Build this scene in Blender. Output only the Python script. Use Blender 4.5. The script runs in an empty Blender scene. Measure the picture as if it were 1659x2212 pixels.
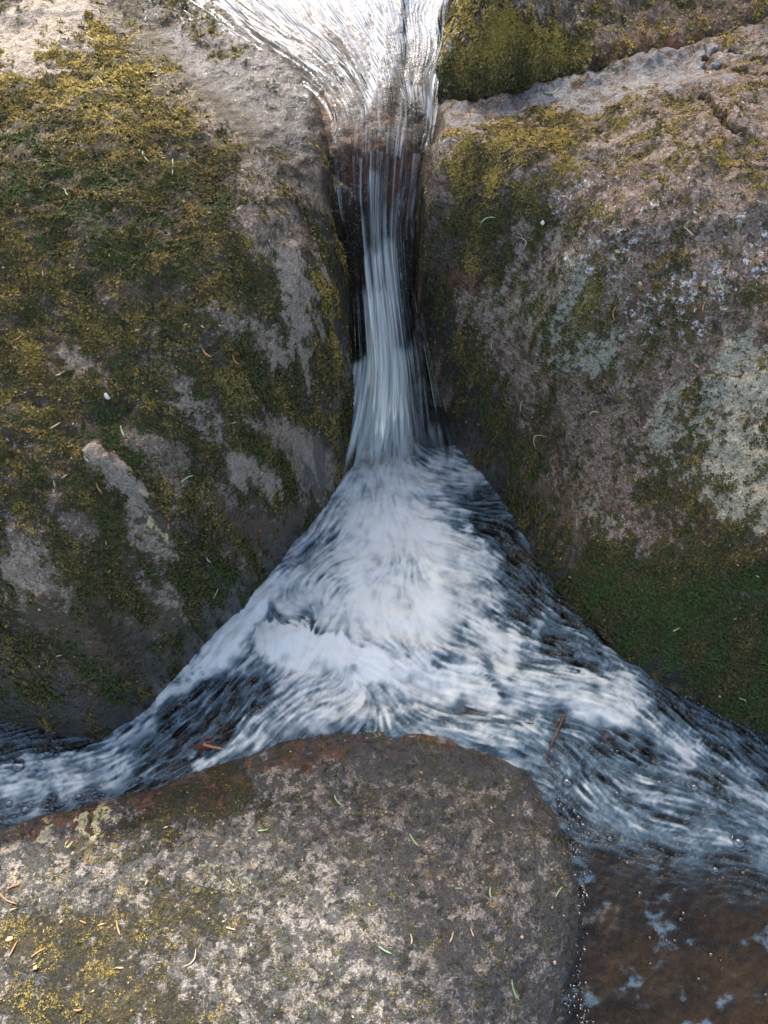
import bpy, math, random
import numpy as np
from mathutils import Vector
from mathutils.bvhtree import BVHTree

C = bpy.context.scene.collection
SC = bpy.context.scene
R = math.radians
rng = np.random.default_rng(7)
random.seed(7)

# ------------------------------------------------------------------ camera
CAM_H, PITCH, FOVV = 1.20, R(28), R(60)
TV = math.tan(FOVV / 2); TH = TV * 0.75
PW, PH = 1659.0, 2212.0
cd = bpy.data.cameras.new('camera'); cam = bpy.data.objects.new('camera', cd); C.objects.link(cam)
cam.location = (0, 0, CAM_H); cam.rotation_euler = (PITCH, 0, 0)
cd.sensor_fit = 'VERTICAL'; cd.angle = FOVV; cd.clip_start = 0.02; cd.clip_end = 300
SC.camera = cam
# ------------------------------------------------------------------ sky, sun, exposure
SUN_EL, SUN_AZ = R(47), R(-14)          # azimuth measured from +Y towards +X
w = bpy.data.worlds.new('World'); SC.world = w; w.use_nodes = True
nt = w.node_tree; bg = nt.nodes['Background']
sky = nt.nodes.new('ShaderNodeTexSky'); sky.sky_type = 'NISHITA'; sky.sun_disc = False
sky.sun_elevation = SUN_EL; sky.sun_rotation = SUN_AZ
wb = nt.nodes.new('ShaderNodeMix'); wb.data_type = 'RGBA'; wb.blend_type = 'MULTIPLY'; wb.inputs[0].default_value = 1
wb.inputs[7].default_value = (1.04, .96, .87, 1); nt.links.new(sky.outputs[0], wb.inputs[6]); nt.links.new(wb.outputs[2], bg.inputs[0]); bg.inputs[1].default_value = 0.15
sky.dust_density = 3.0; sky.ozone_density = .6; sky.air_density = .8
sl = bpy.data.lights.new('sun', 'SUN'); sl.energy = 2.15; sl.angle = R(0.5); sl.color = (1, .965, .915)
so = bpy.data.objects.new('sun', sl); C.objects.link(so)
SUND = Vector((math.sin(SUN_AZ) * math.cos(SUN_EL), math.cos(SUN_AZ) * math.cos(SUN_EL), math.sin(SUN_EL)))
so.rotation_euler = SUND.to_track_quat('Z', 'Y').to_euler(); so.location = SUND * 12
SC.view_settings.view_transform = 'Standard'; SC.view_settings.look = 'None'
SC.view_settings.gamma = 1; SC.view_settings.exposure = 1.85
SC.cycles.max_bounces = 5; SC.cycles.diffuse_bounces = 3; SC.cycles.glossy_bounces = 2; SC.cycles.transmission_bounces = 3; SC.cycles.transparent_max_bounces = 8
SC.cycles.caustics_reflective = False; SC.cycles.caustics_refractive = False

# ------------------------------------------------------------------ helpers
def ray(px, py):
    dx = (px / PW - .5) * 2 * TH; dy = (.5 - py / PH) * 2 * TV
    return dx, dy * math.cos(PITCH) + math.sin(PITCH), dy * math.sin(PITCH) - math.cos(PITCH)
def P(px, py, z):
    a, b, c = ray(px, py); t = (z - CAM_H) / c
    return (a * t, b * t, z)
def proj(X, Y, Z):
    """where a world point was seen in the reference survey"""
    zz = Z - CAM_H
    yc = Y * math.cos(PITCH) + zz * math.sin(PITCH); zc = -Y * math.sin(PITCH) + zz * math.cos(PITCH)
    zc = np.minimum(zc, -1e-3)
    return (X / -zc / (2 * TH) + .5) * PW, (.5 - yc / -zc / (2 * TV)) * PH
def sm(x, a=0., b=1.):
    t = np.clip((x - a) / (b - a), 0, 1); return t * t * (3 - 2 * t)
def noise2(x, y, seed=0):
    xi = np.floor(x).astype(np.int64); yi = np.floor(y).astype(np.int64); xf = x - xi; yf = y - yi
    def g(ix, iy):
        h = (ix * 374761393 + iy * 668265263 + seed * 974711) & 0xffffffff
        h = ((h ^ (h >> 13)) * 1274126177) & 0xffffffff; h = h ^ (h >> 16)
        a = h.astype(np.float64) / 4294967296.0 * 6.28318530718
        return np.cos(a), np.sin(a)
    u = xf * xf * xf * (xf * (xf * 6 - 15) + 10); v = yf * yf * yf * (yf * (yf * 6 - 15) + 10)
    def d(ox, oy):
        gx, gy = g(xi + ox, yi + oy); return gx * (xf - ox) + gy * (yf - oy)
    a = d(0, 0); b = d(1, 0); c = d(0, 1); e = d(1, 1)
    return ((a + (b - a) * u) * (1 - v) + (c + (e - c) * u) * v) * 1.5
def fbm(x, y, f, o=4, seed=0, gain=.5):
    r = np.zeros_like(x, dtype=float); a = 1.; 
    for k in range(o):
        r += a * noise2(x * f + 13.7 * k, y * f - 7.3 * k, seed + k); f *= 2.03; a *= gain
    return r
def caps(px, py, L, soft=.55):
    """paint capsules (x0,y0,x1,y1,r,amp) -> max"""
    r = np.zeros_like(px)
    for (x0, y0, x1, y1, rad, amp) in L:
        vx, vy = x1 - x0, y1 - y0; l2 = vx * vx + vy * vy + 1e-9
        t = np.clip(((px - x0) * vx + (py - y0) * vy) / l2, 0, 1)
        d = np.hypot(px - x0 - t * vx, py - y0 - t * vy) / rad
        r = np.maximum(r, amp * (1 - sm(d, 1 - soft, 1 + soft)))
    return r
def tps(pts):
    p = np.array(pts, float); n = len(p)
    def k(r2): return .5 * r2 * np.log(r2 + 1e-12)
    D = ((p[:, None, :2] - p[None, :, :2]) ** 2).sum(-1)
    A = np.zeros((n + 3, n + 3)); A[:n, :n] = k(D) + np.eye(n) * 2e-4
    A[:n, n] = 1; A[:n, n + 1:] = p[:, :2]; A[n, :n] = 1; A[n + 1:, :n] = p[:, :2].T
    wv = np.linalg.solve(A, np.r_[p[:, 2], 0, 0, 0])
    def f(X, Y):
        out = wv[n] + wv[n + 1] * X + wv[n + 2] * Y
        for i in range(n):
            out = out + wv[i] * k((X - p[i, 0]) ** 2 + (Y - p[i, 1]) ** 2)
        return out
    return f
def sdist(X, Y, poly):
    """signed distance, + inside"""
    best = np.full(X.shape, 1e9); ins = np.zeros(X.shape, bool); n = len(poly)
    for i in range(n):
        x0, y0 = poly[i][:2]; x1, y1 = poly[(i + 1) % n][:2]
        vx, vy = x1 - x0, y1 - y0; l2 = vx * vx + vy * vy + 1e-12
        t = np.clip(((X - x0) * vx + (Y - y0) * vy) / l2, 0, 1)
        best = np.minimum(best, np.hypot(X - x0 - t * vx, Y - y0 - t * vy))
        c = (y0 > Y) != (y1 > Y)
        ins ^= c & (X < (x1 - x0) * (Y - y0) / (y1 - y0 + 1e-15) + x0)
    return np.where(ins, best, -best)
def mesh_np(name, V, F, mat, parent=None, attrs=None, smooth=True):
    me = bpy.data.meshes.new(name)
    V = np.ascontiguousarray(V, dtype=np.float32); F = np.ascontiguousarray(F, dtype=np.int32); k = F.shape[1]
    me.vertices.add(len(V)); me.vertices.foreach_set('co', V.ravel())
    me.loops.add(F.size); me.loops.foreach_set('vertex_index', F.ravel())
    me.polygons.add(len(F)); me.polygons.foreach_set('loop_start', np.arange(0, F.size, k, dtype=np.int32))
    try: me.polygons.foreach_set('loop_total', np.full(len(F), k, dtype=np.int32))
    except Exception: pass
    me.update(calc_edges=True)
    if smooth: me.polygons.foreach_set('use_smooth', np.ones(len(F), bool))
    for an, av in (attrs or {}).items():
        if av.ndim == 1:
            a = me.attributes.new(an, 'FLOAT', 'POINT'); a.data.foreach_set('value', av.astype(np.float32))
        else:
            a = me.attributes.new(an, 'FLOAT_VECTOR', 'POINT'); a.data.foreach_set('vector', av.astype(np.float32).ravel())
    me.materials.append(mat); me.validate()
    o = bpy.data.objects.new(name, me); C.objects.link(o)
    if parent: o.parent = parent
    return o
def grid(X, Y, Z, keep=None):
    ny, nx = X.shape; idx = np.arange(nx * ny).reshape(ny, nx)
    F = np.stack([idx[:-1, :-1], idx[:-1, 1:], idx[1:, 1:], idx[1:, :-1]], -1).reshape(-1, 4)
    V = np.stack([X.ravel(), Y.ravel(), Z.ravel()], -1)
    if keep is not None:
        kp = keep.ravel(); fk = kp[F].any(1); F = F[fk]
        used = np.zeros(len(V), bool); used[F.ravel()] = True
        m = np.cumsum(used) - 1; return V[used], m[F], used
    return V, F, np.ones(len(V), bool)
def tag(o, label=None, cat=None, group=None, kind=None):
    if label: o['label'] = label
    if cat: o['category'] = cat
    if group: o['group'] = group
    if kind: o['kind'] = kind
    return o

# ------------------------------------------------------------------ node helper
class NG:
    def __init__(s, name):
        s.m = bpy.data.materials.new(name); s.m.use_nodes = True; s.t = s.m.node_tree; s.t.nodes.clear()
        s.out = s.t.nodes.new('ShaderNodeOutputMaterial')
    def n(s, typ, **kw):
        n = s.t.nodes.new(typ)
        for k, v in kw.items(): setattr(n, k, v)
        return n
    def put(s, sock, v):
        if isinstance(v, bpy.types.NodeSocket): s.t.links.new(v, sock)
        elif v is not None:
            if isinstance(v, tuple) and len(v) == 3 and sock.type == 'RGBA': v = (*v, 1)
            sock.default_value = v
    def math(s, op, a, b=None, c=None, clamp=False):
        n = s.n('ShaderNodeMath', operation=op, use_clamp=clamp)
        s.put(n.inputs[0], a)
        if b is not None: s.put(n.inputs[1], b)
        if c is not None: s.put(n.inputs[2], c)
        return n.outputs[0]
    def attr(s, name, vec=False):
        n = s.n('ShaderNodeAttribute', attribute_name=name); return n.outputs['Vector' if vec else 'Fac']
    def noise(s, scale, detail=4, rough=.5, vec=None, dist=0, out=0):
        n = s.n('ShaderNodeTexNoise'); n.inputs['Scale'].default_value = scale; n.inputs['Detail'].default_value = detail
        n.inputs['Roughness'].default_value = rough; n.inputs['Distortion'].default_value = dist
        if vec is not None: s.t.links.new(vec, n.inputs['Vector'])
        return n.outputs[out]
    def vor(s, scale, feature='F1', vec=None):
        n = s.n('ShaderNodeTexVoronoi', feature=feature); n.inputs['Scale'].default_value = scale
        if vec is not None: s.t.links.new(vec, n.inputs['Vector'])
        return n
    def step(s, v, a, b, lo=0., hi=1.):
        n = s.n('ShaderNodeMapRange', interpolation_type='SMOOTHSTEP'); s.put(n.inputs[0], v)
        n.inputs[1].default_value = a; n.inputs[2].default_value = b; n.inputs[3].default_value = lo; n.inputs[4].default_value = hi
        return n.outputs[0]
    def mix(s, f, a, b):
        n = s.n('ShaderNodeMix', data_type='RGBA'); s.put(n.inputs[0], f); s.put(n.inputs[6], a); s.put(n.inputs[7], b); return n.outputs[2]
    def mul(s, a, b):
        n = s.n('ShaderNodeMix', data_type='RGBA', blend_type='MULTIPLY'); n.inputs[0].default_value = 1; s.put(n.inputs[6], a); s.put(n.inputs[7], b); return n.outputs[2]
    def bump(s, h, dist=.001, strength=1., normal=None):
        n = s.n('ShaderNodeBump'); n.inputs['Strength'].default_value = strength; n.inputs['Distance'].default_value = dist
        s.put(n.inputs['Height'], h)
        if normal is not None: s.put(n.inputs['Normal'], normal)
        return n.outputs[0]
    def bsdf(s, col, rough=.6, normal=None, spec=.5, **kw):
        n = s.n('ShaderNodeBsdfPrincipled'); s.put(n.inputs['Base Color'], col); s.put(n.inputs['Roughness'], rough)
        s.put(n.inputs['Specular IOR Level'], spec)
        if normal is not None: s.put(n.inputs['Normal'], normal)
        for k, v in kw.items(): s.put(n.inputs[k], v)
        return n.outputs[0]
    def mixs(s, f, a, b):
        n = s.n('ShaderNodeMixShader'); s.put(n.inputs[0], f); s.t.links.new(a, n.inputs[1]); s.t.links.new(b, n.inputs[2]); return n.outputs[0]
    def done(s, sh): s.t.links.new(sh, s.out.inputs[0]); return s.m

# ------------------------------------------------------------------ rock material (colour follows painted cover masks)
def rock_material(name, base_a, base_b, film=(.050, .042, .022), moss_a=(.08, .06, .018), moss_b=(.036, .036, .010)):
    g = NG(name)
    co = g.n('ShaderNodeTexCoord').outputs['Object']
    n1 = g.noise(7, 6, .6, co); n2 = g.noise(45, 6, .65, co); n3 = g.noise(260, 5, .7, co); n4 = g.noise(900, 3, .6, co)
    col = g.mix(g.step(n1, .35, .65), base_a, base_b)
    col = g.mix(g.step(n2, .3, .7, 0, .7), col, g.mul(col, (.45, .42, .40)))
    # grain: pale feldspar crystals and dark mica
    vg = g.vor(420, vec=co)
    hs = g.n('ShaderNodeSeparateColor'); g.t.links.new(vg.outputs['Color'], hs.inputs[0])
    col = g.mix(g.step(hs.outputs[0], .80, .9, 0, .5), col, (.46, .42, .38))
    col = g.mix(g.step(hs.outputs[1], .80, .9, 0, .65), col, (.06, .052, .045))
    def m(attr, nz, k, a=.4, b=.6):
        return g.step(g.math('ADD', g.attr(attr), g.math('MULTIPLY', g.math('SUBTRACT', nz, .5), k)), a, b)
    n5 = g.noise(22, 8, .72, co, .6); n6 = g.noise(70, 8, .75, co, .8)
    bare = m('bare', n6, 2.2)  # bare rock; sun dapples are painted through this mask as well
    col = g.mix(g.math('MULTIPLY', bare, .75), col, g.mix(n2, (.42, .365, .29), (.30, .255, .20)))
    # dark biofilm in ragged blotches
    n8 = g.noise(52, 10, .78, co, .3)
    shade_grey = m('shade_grey', n6, .8, .38, .62)
    col = g.mix(g.math('MULTIPLY', shade_grey, .9), col, g.mix(n3, (.20, .205, .20), (.30, .30, .29)))  # flat grey painted over a rim that lies in shade
    dark = m('film', n8, 3.4, .45, .56)
    col = g.mix(g.math('MULTIPLY', dark, .88), col, g.mix(n3, film, g.mul(film + (), (1.9, 1.8, 1.7))))
    rust = m('rust', n6, 1.3, .35, .7)
    col = g.mix(g.math('MULTIPLY', rust, .75), col, g.mix(n3, (.13, .045, .016), (.20, .085, .032)))
    lich = m('lichen', n6, 1.1, .4, .6)
    # crustose lichen: fine radiating branched texture
    lt = g.noise(330, 6, .8, co, 2.5)
    col = g.mix(g.math('MULTIPLY', lich, g.step(lt, .38, .6, .25, .95)), col, g.mix(lt, (.26, .28, .19), (.56, .58, .46)))
    yl = m('yellow', n6, 1.0, .42, .56)
    col = g.mix(yl, col, g.mix(n3, (.52, .46, .20), (.62, .58, .36)))
    n7 = g.noise(120, 6, .7, co, .5)
    wh = m('white', n7, 3.2, .72, .78)
    col = g.mix(g.math('MULTIPLY', wh, .9), col, (.66, .68, .68))
    # moss film under the tufts
    mo = m('moss', g.noise(75, 10, .8, co, .3), 3.2, .42, .60)
    mcol = g.mix(g.step(g.noise(14, 5, .7, co), .38, .62), moss_a, moss_b)
    mcol = g.mix(g.step(n3, .45, .62), mcol, g.mul(mcol, (.45, .45, .5)))
    mcol = g.mix(g.step(n4, .58, .66), mcol, g.mul(mcol, (2.2, 2.0, 1.6)))
    col = g.mix(g.math('MULTIPLY', mo, .78), col, mcol)
    gr = g.math('ADD', g.math('MULTIPLY', g.noise(520, 3, .7, co), .55), g.math('MULTIPLY', g.noise(190, 4, .7, co), .45))
    gv = g.step(gr, .36, .66, .55, 1.45)
    gc = g.n('ShaderNodeCombineColor'); [g.t.links.new(gv, gc.inputs[i]) for i in range(3)]
    col = g.mul(col, gc.outputs[0])
    wet = m('wet', n2, .8, .25, .75)
    vb = g.vor(330, 'SMOOTH_F1', co); vb2 = g.vor(150, 'SMOOTH_F1', co)
    bead = g.math('ADD', g.math('SUBTRACT', 1.0, vb.outputs['Distance']), g.math('SUBTRACT', 1.0, vb2.outputs['Distance']))
    col = g.mix(wet, col, g.mul(col, (.30, .28, .26)))
    rough = g.mix(wet, (.72,) * 3, (.3,) * 3)
    h = g.math('ADD', g.math('MULTIPLY', n2, 2.0), g.math('MULTIPLY', n3, .9))
    h = g.math('ADD', h, g.math('MULTIPLY', n4, .22))
    h = g.math('ADD', h, g.math('MULTIPLY', g.math('MULTIPLY', mo, n3), 1.3))
    h = g.math('ADD', h, g.math('MULTIPLY', wet, g.math('MULTIPLY', bead, .28)))
    nb = g.bump(h, .0052, 1.0)
    cb = g.bump(g.math('ADD', bead, g.math('MULTIPLY', n3, 1.2)), .0020, 1.0)
    return g.done(g.bsdf(col, rough, nb, .5, **{'Coat Weight': g.math('MULTIPLY', wet, .9), 'Coat Roughness': .08, 'Coat Normal': cb}))

ROCKS = []   # (object, BVH) for resting litter
CH = ('shade_grey', 'moss', 'bare', 'film', 'rust', 'lichen', 'yellow', 'white', 'wet')
def _b(): pass
def boulder(name, outline, inner, mat, paint, rad=.035, res=.0022, label='', cat='boulder', cracks=(), seed=1, rough=1., slope=22.0, zmin=-.2, base={}, ext=.0, wob=.006, ridges=()):
    pts = [P(*q) if q[2] is not None else q for q in outline]
    poly = [(p[0], p[1]) for p in pts]
    ctrl = [(p[0], p[1], p[2] + rad * .45) for p in pts] + [P(*q) for q in inner]
    f = tps(ctrl)
    xs = [p[0] for p in pts]; ys = [p[1] for p in pts]
    X, Y = np.meshgrid(np.arange(min(xs) - .09, max(xs) + .09, res), np.arange(min(ys) - .09, max(ys) + .09, res))
    d = sdist(X, Y, poly) + fbm(X, Y, 9, 4, seed) * wob * 1.6
    Z = f(X, Y)
    dd = np.clip(d, -1, rad) / rad
    drop = np.where(d > 0, rad * (1 - np.clip(dd, 0, 1)) ** 2.2, rad + (-d) * slope)
    Z = Z - drop
    Z += rough * (fbm(X, Y, 5, 3, seed + 3) * .012 + fbm(X + .2 * Z, Y + .7 * Z, 26, 4, seed + 9) * .0040 - np.abs(fbm(X + .3 * Z, Y + Z, 11, 4, seed + 11, .6)) * .010 + .004 + fbm(X, Y + Z, 130, 2, seed + 19) * .0007)
    px, py = proj(X, Y, Z)
    wx = px + fbm(X, Y, 22, 5, seed + 6, .7) * 42; wy = py + fbm(X, Y, 22, 6, seed + 6, .7) * 42
    A = {}
    for c in CH:
        v = np.full(X.shape, float(base.get(c, 0)))
        pos = [q for q in paint.get(c, ()) if q[5] > 0]; neg = [(*q[:5], -q[5]) for q in paint.get(c, ()) if q[5] < 0]
        if pos: v = np.maximum(v, caps(wx, wy, pos, .95))
        if neg: v = v - caps(wx, wy, neg, .9)
        A[c] = np.clip(v, 0, 1.2)
    for rg in ridges: Z += caps(px + fbm(X, Y, 30, 3, seed + 51) * 12, py + fbm(X, Y, 30, 3, seed + 52) * 12, [(*rg[:5], 1)], .9) * rg[5]
    if cracks:
        cx = px + fbm(X, Y, 60, 3, seed + 31) * 9; cy = py + fbm(X, Y, 60, 3, seed + 32) * 9
        ck = caps(cx, cy, cracks, .5); Z -= ck * .012; A['film'] = np.maximum(A['film'], ck * 1.1)
    Z += sm(A['moss'] + fbm(X, Y, 40, 4, seed + 43, .8) * .4, .35, .75) * (.0014 + fbm(X, Y, 90, 3, seed + 41) * .0016)
    Z += A['wet'] * (fbm(X, Y, 150, 2, seed + 61) * .0007 + fbm(X, Y, 240, 1, seed + 62) * .0004)
    keep = Z > zmin
    V, F, used = grid(X, Y, Z, keep)
    o = mesh_np(name, V, F, mat, None, {c: A[c].ravel()[used] for c in CH})
    tag(o, label, cat)
    ROCKS.append((o, BVHTree.FromPolygons([tuple(v) for v in V[:, :3].tolist()], [tuple(q) for q in F.tolist()])))
    o['_tmp'] = 0; del o['_tmp']
    return o, V, F, {c: A[c].ravel()[used] for c in CH}

def moss_material(name):
    g = NG(name); a = g.attr('tint')
    r = g.n('ShaderNodeValToRGB'); g.t.links.new(a, r.inputs[0]); e = r.color_ramp.elements
    e[0].position = 0; e[0].color = (.060, .105, .022, 1); e[1].position = 1; e[1].color = (.38, .29, .07, 1)
    for p_, c in ((.28, (.068, .074, .020, 1)), (.5, (.098, .078, .030, 1)), (.75, (.185, .15, .045, 1))):
        q = e.new(p_); q.color = c
    d = g.bsdf(r.outputs[0], .6, None, .35)
    t = g.n('ShaderNodeBsdfTranslucent'); g.t.links.new(r.outputs[0], t.inputs[0])
    return g.done(g.mixs(.25, d, t.outputs[0]))
MOSS = moss_material('moss_leaves')

def moss_tufts(parent, V, F, A, dens, tintf, size=.0030, seed=1, label=None, thr=.42, vis=True):
    """thousands of tiny leafy shoots standing on the mossy part of a boulder"""
    r = np.random.default_rng(seed)
    v0, v1, v3 = V[F[:, 0]], V[F[:, 1]], V[F[:, 3]]
    nrm = np.cross(v1 - v0, v3 - v0); area = np.linalg.norm(nrm, axis=1); nrm = nrm / (area[:, None] + 1e-12)
    mo = A['moss'][F[:, 0]]
    px, py = proj(v0[:, 0], v0[:, 1], v0[:, 2])
    inside = (px > -300) & (px < PW + 300) & (py > -200) & (py < PH + 250)
    nz = fbm(v0[:, 0], v0[:, 1], 26, 6, seed + 70, .85) * .50 + fbm(v0[:, 0], v0[:, 1], 190, 2, seed + 71) * .28
    wgt = area * (.03 + sm(mo + nz, thr, thr + .3)) * inside * (mo > .04)
    n = int(dens * wgt.sum()); 
    fi = r.choice(len(F), n, p=wgt / wgt.sum())
    a, b = r.random(n), r.random(n)
    p = v0[fi] + (v1 - v0)[fi] * a[:, None] + (v3 - v0)[fi] * b[:, None]
    N = nrm[fi]; tx, ty = px[fi], py[fi]
    K = 4
    p = np.repeat(p, K, 0); N = np.repeat(N, K, 0); tx = np.repeat(tx, K); ty = np.repeat(ty, K); m = len(p)
    base_t = np.repeat(r.normal(0, .17, n), K)
    clump = fbm(p[:, 0], p[:, 1], 30, 3, seed + 5)
    tint = np.clip(tintf(tx, ty) + base_t + clump * .42 + r.normal(0, .07, m), 0, 1)
    dirv = r.normal(0, 1, (m, 3)); dirv -= (dirv * N).sum(1)[:, None] * N; dirv /= np.linalg.norm(dirv, axis=1)[:, None]
    up = r.uniform(.15, 1.1, m)[:, None]; L = (size * r.uniform(.5, 1.35, m))[:, None]
    ax = dirv + N * up; ax /= np.linalg.norm(ax, axis=1)[:, None]
    side = np.cross(ax, N); side /= (np.linalg.norm(side, axis=1)[:, None] + 1e-9)
    wd = L * r.uniform(.16, .32, m)[:, None]
    p = p + dirv * size * .35 * r.random(m)[:, None] - N * .0003
    q0 = p - side * wd * .4; q1 = p + side * wd * .4 + 0; mid = p + ax * L * .55; q2 = mid + side * wd + N * L * .06; q3 = p + ax * L - N * L * .12; q4 = mid - side * wd + N * L * .06
    VV = np.stack([q0, q1, q2, q3, q4], 1).reshape(-1, 3); FF = (np.arange(m)[:, None] * 5 + np.array([[0, 1, 2, 3, 4]]))
    o = mesh_np('moss', VV, FF, MOSS, parent, {'tint': np.repeat(tint, 5)}, smooth=False)
    o['kind'] = 'stuff'
    if label: o['label'] = label
    return o

# ------------------------------------------------------------------ materials
M_LEFT = rock_material('granite_left', (.33, .265, .19), (.20, .16, .12))
M_RIGHT = rock_material('granite_right', (.36, .265, .20), (.23, .165, .115), film=(.075, .053, .030))
M_UP = rock_material('granite_upper', (.24, .165, .11), (.15, .105, .07))
M_FRONT = rock_material('granite_front', (.34, .31, .27), (.20, .185, .165), film=(.033, .036, .036))
M_DARK = rock_material('wet_granite', (.12, .075, .045), (.05, .034, .024))

# ------------------------------------------------------------------ left boulder
o_left, VL, FL, AL = boulder('left_boulder',
    [(-420, -420, .40), (200, -420, .41), (420, -120, .415), (500, 0, .415), (600, 80, .415), (690, 170, .412), (712, 240, .41), (716, 310, .405),
     (724, 420, .375), (742, 520, .335), (752, 640, .285), (758, 760, .235), (742, 870, .175), (712, 980, .11), (684, 1075, .05), (640, 1148, .03),
     (600, 1208, .025), (552, 1262, .02), (500, 1330, .012), (440, 1400, .01), (370, 1470, .01), (300, 1540, .008), (215, 1606, .006), (120, 1590, .006),
     (0, 1556, .006), (-160, 1560, .006), (-420, 1560, .0)],
    [(420, 90, .437), (560, 190, .437), (640, 260, .434), (100, 60, .46), (-200, 100, .46), (300, 250, .47), (100, 400, .48), (450, 450, .47), (600, 450, .45),
     (300, 800, .385), (550, 800, .35), (660, 700, .345), (100, 850, .40), (-200, 900, .41), (350, 1050, .30), (600, 980, .23), (250, 1200, .265), (450, 1200, .18),
     (60, 1250, .27), (120, 1400, .185), (280, 1400, .14), (-200, 1350, .22), (30, 1490, .10), (680, 560, .385), (560, 1120, .14)],
    M_LEFT,
    dict(moss=[(40, 80, 150, 20, 62, -.85), (250, 30, 350, 60, 40, -.5), (350, 70, 470, 190, 62, -.7), (470, 190, 640, 280, 75, -.95), (560, 0, 720, 260, 90, -1), (640, 280, 690, 420, 38, -.8),
               (540, 330, 620, 480, 42, -.55), (560, 460, 575, 510, 38, -.8), (640, 540, 655, 700, 26, -.8), (655, 700, 620, 800, 30, -.7), (470, 690, 560, 730, 34, -.55),
               (150, 770, 200, 810, 26, -.85), (345, 800, 400, 830, 26, -.45), (410, 880, 470, 930, 36, -.4), (560, 915, 670, 980, 24, -.7), (670, 980, 690, 1020, 34, -.9),
               (200, 990, 260, 1030, 24, -.85), (260, 1030, 320, 1110, 22, -1), (330, 1160, 380, 1185, 30, -1), (520, 1010, 560, 1040, 34, -.95), (470, 1100, 600, 1200, 60, -.55),
               (30, 1190, 90, 1290, 52, -.9), (150, 1110, 190, 1130, 26, -.8), (330, 1265, 350, 1290, 30, -.8), (300, 1370, 350, 1330, 28, -.75), (300, 950, 370, 990, 36, -.7),
               (0, 1470, 400, 1430, 50, -.38), (0, 1560, 260, 1560, 60, -.6), (300, 1500, 560, 1270, 34, -.55), (110, 1330, 180, 1380, 40, -.6), (620, 1160, 700, 1040, 24, -.9), (735, 350, 765, 760, 26, -.95), (730, 880, 760, 780, 20, -.7)],
         bare=[(40, 90, 140, 25, 60, 1), (540, 330, 620, 480, 42, .35), (330, 60, 640, 300, 60, -.4), (640, 540, 655, 700, 30, .9), (655, 700, 620, 800, 36, .9), (470, 690, 560, 730, 34, .45), (640, 930, 690, 1000, 30, 1),
               (260, 1030, 320, 1110, 24, 1.1), (200, 990, 260, 1030, 24, .7), (335, 1160, 380, 1185, 28, 1.1), (520, 1010, 560, 1040, 34, 1), (30, 1190, 90, 1290, 45, .55), (330, 1265, 350, 1290, 30, .9), (300, 1370, 350, 1330, 26, .7), (380, 850, 460, 920, 36, .6)],  # bare rock, plus a few sun dapples painted as pale spots
         yellow=[(350, 1160, 375, 1182, 13, .55)],  # cream heart of a painted sun dapple
         
         film=[(330, 60, 660, 300, 95, .85), (540, 330, 690, 500, 60, .5), (0, 1420, 600, 1330, 110, .85), (0, 1540, 280, 1540, 90, 1.1), (400, 1140, 650, 1150, 75, .8), (640, 1150, 500, 1350, 50, .8), (735, 350, 760, 760, 24, .8), (250, 850, 420, 1000, 80, .35)],
         rust=[(450, 1120, 620, 1180, 70, .5), (60, 1420, 400, 1400, 60, .42), (680, 960, 695, 1010, 20, .5), (700, 300, 730, 480, 13, .6), (150, 1480, 330, 1500, 45, .38), (520, 1150, 600, 1180, 40, .45), (650, 450, 660, 500, 14, .7), (700, 560, 745, 720, 10, .5)],
         wet=[(420, 60, 690, 280, 80, .95), (540, 330, 700, 480, 80, .55), (725, 350, 765, 760, 30, 1), (760, 760, 690, 1060, 20, .9), (0, 1530, 260, 1540, 80, .9), (200, 1480, 560, 1300, 60, .7), (230, 1590, 640, 1160, 32, .8), (420, 1120, 620, 1160, 70, .45)]),
    rad=.04, ridges=[(200, 985, 330, 1105, 26, .022), (235, 1030, 335, 1150, 14, -.014), (330, 1165, 385, 1185, 26, .018), (460, 690, 640, 760, 40, .010), (640, 560, 660, 820, 34, .012), (560, 910, 690, 990, 36, .014), (380, 1150, 560, 1250, 12, -.012), (430, 1120, 620, 1180, 50, .014), (60, 1200, 90, 1290, 60, .010), (250, 900, 520, 950, 30, -.010), (540, 1255, 480, 1210, 14, -.010)], cracks=[(395, 1175, 450, 1215, 3.5, .8), (450, 1215, 545, 1262, 3.5, .8)], label='big mossy boulder left of the waterfall, glittering wet along its upper edge', seed=3, base=dict(moss=.66, film=.15))
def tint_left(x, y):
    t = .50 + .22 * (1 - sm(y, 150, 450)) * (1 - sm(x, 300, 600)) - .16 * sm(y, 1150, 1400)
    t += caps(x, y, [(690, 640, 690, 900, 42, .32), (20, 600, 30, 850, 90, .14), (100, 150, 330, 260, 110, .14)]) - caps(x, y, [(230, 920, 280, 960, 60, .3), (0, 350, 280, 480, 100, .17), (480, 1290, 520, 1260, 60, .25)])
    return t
moss_tufts(o_left, VL, FL, AL, 290000, tint_left, .0036, 11, thr=.44)

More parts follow.
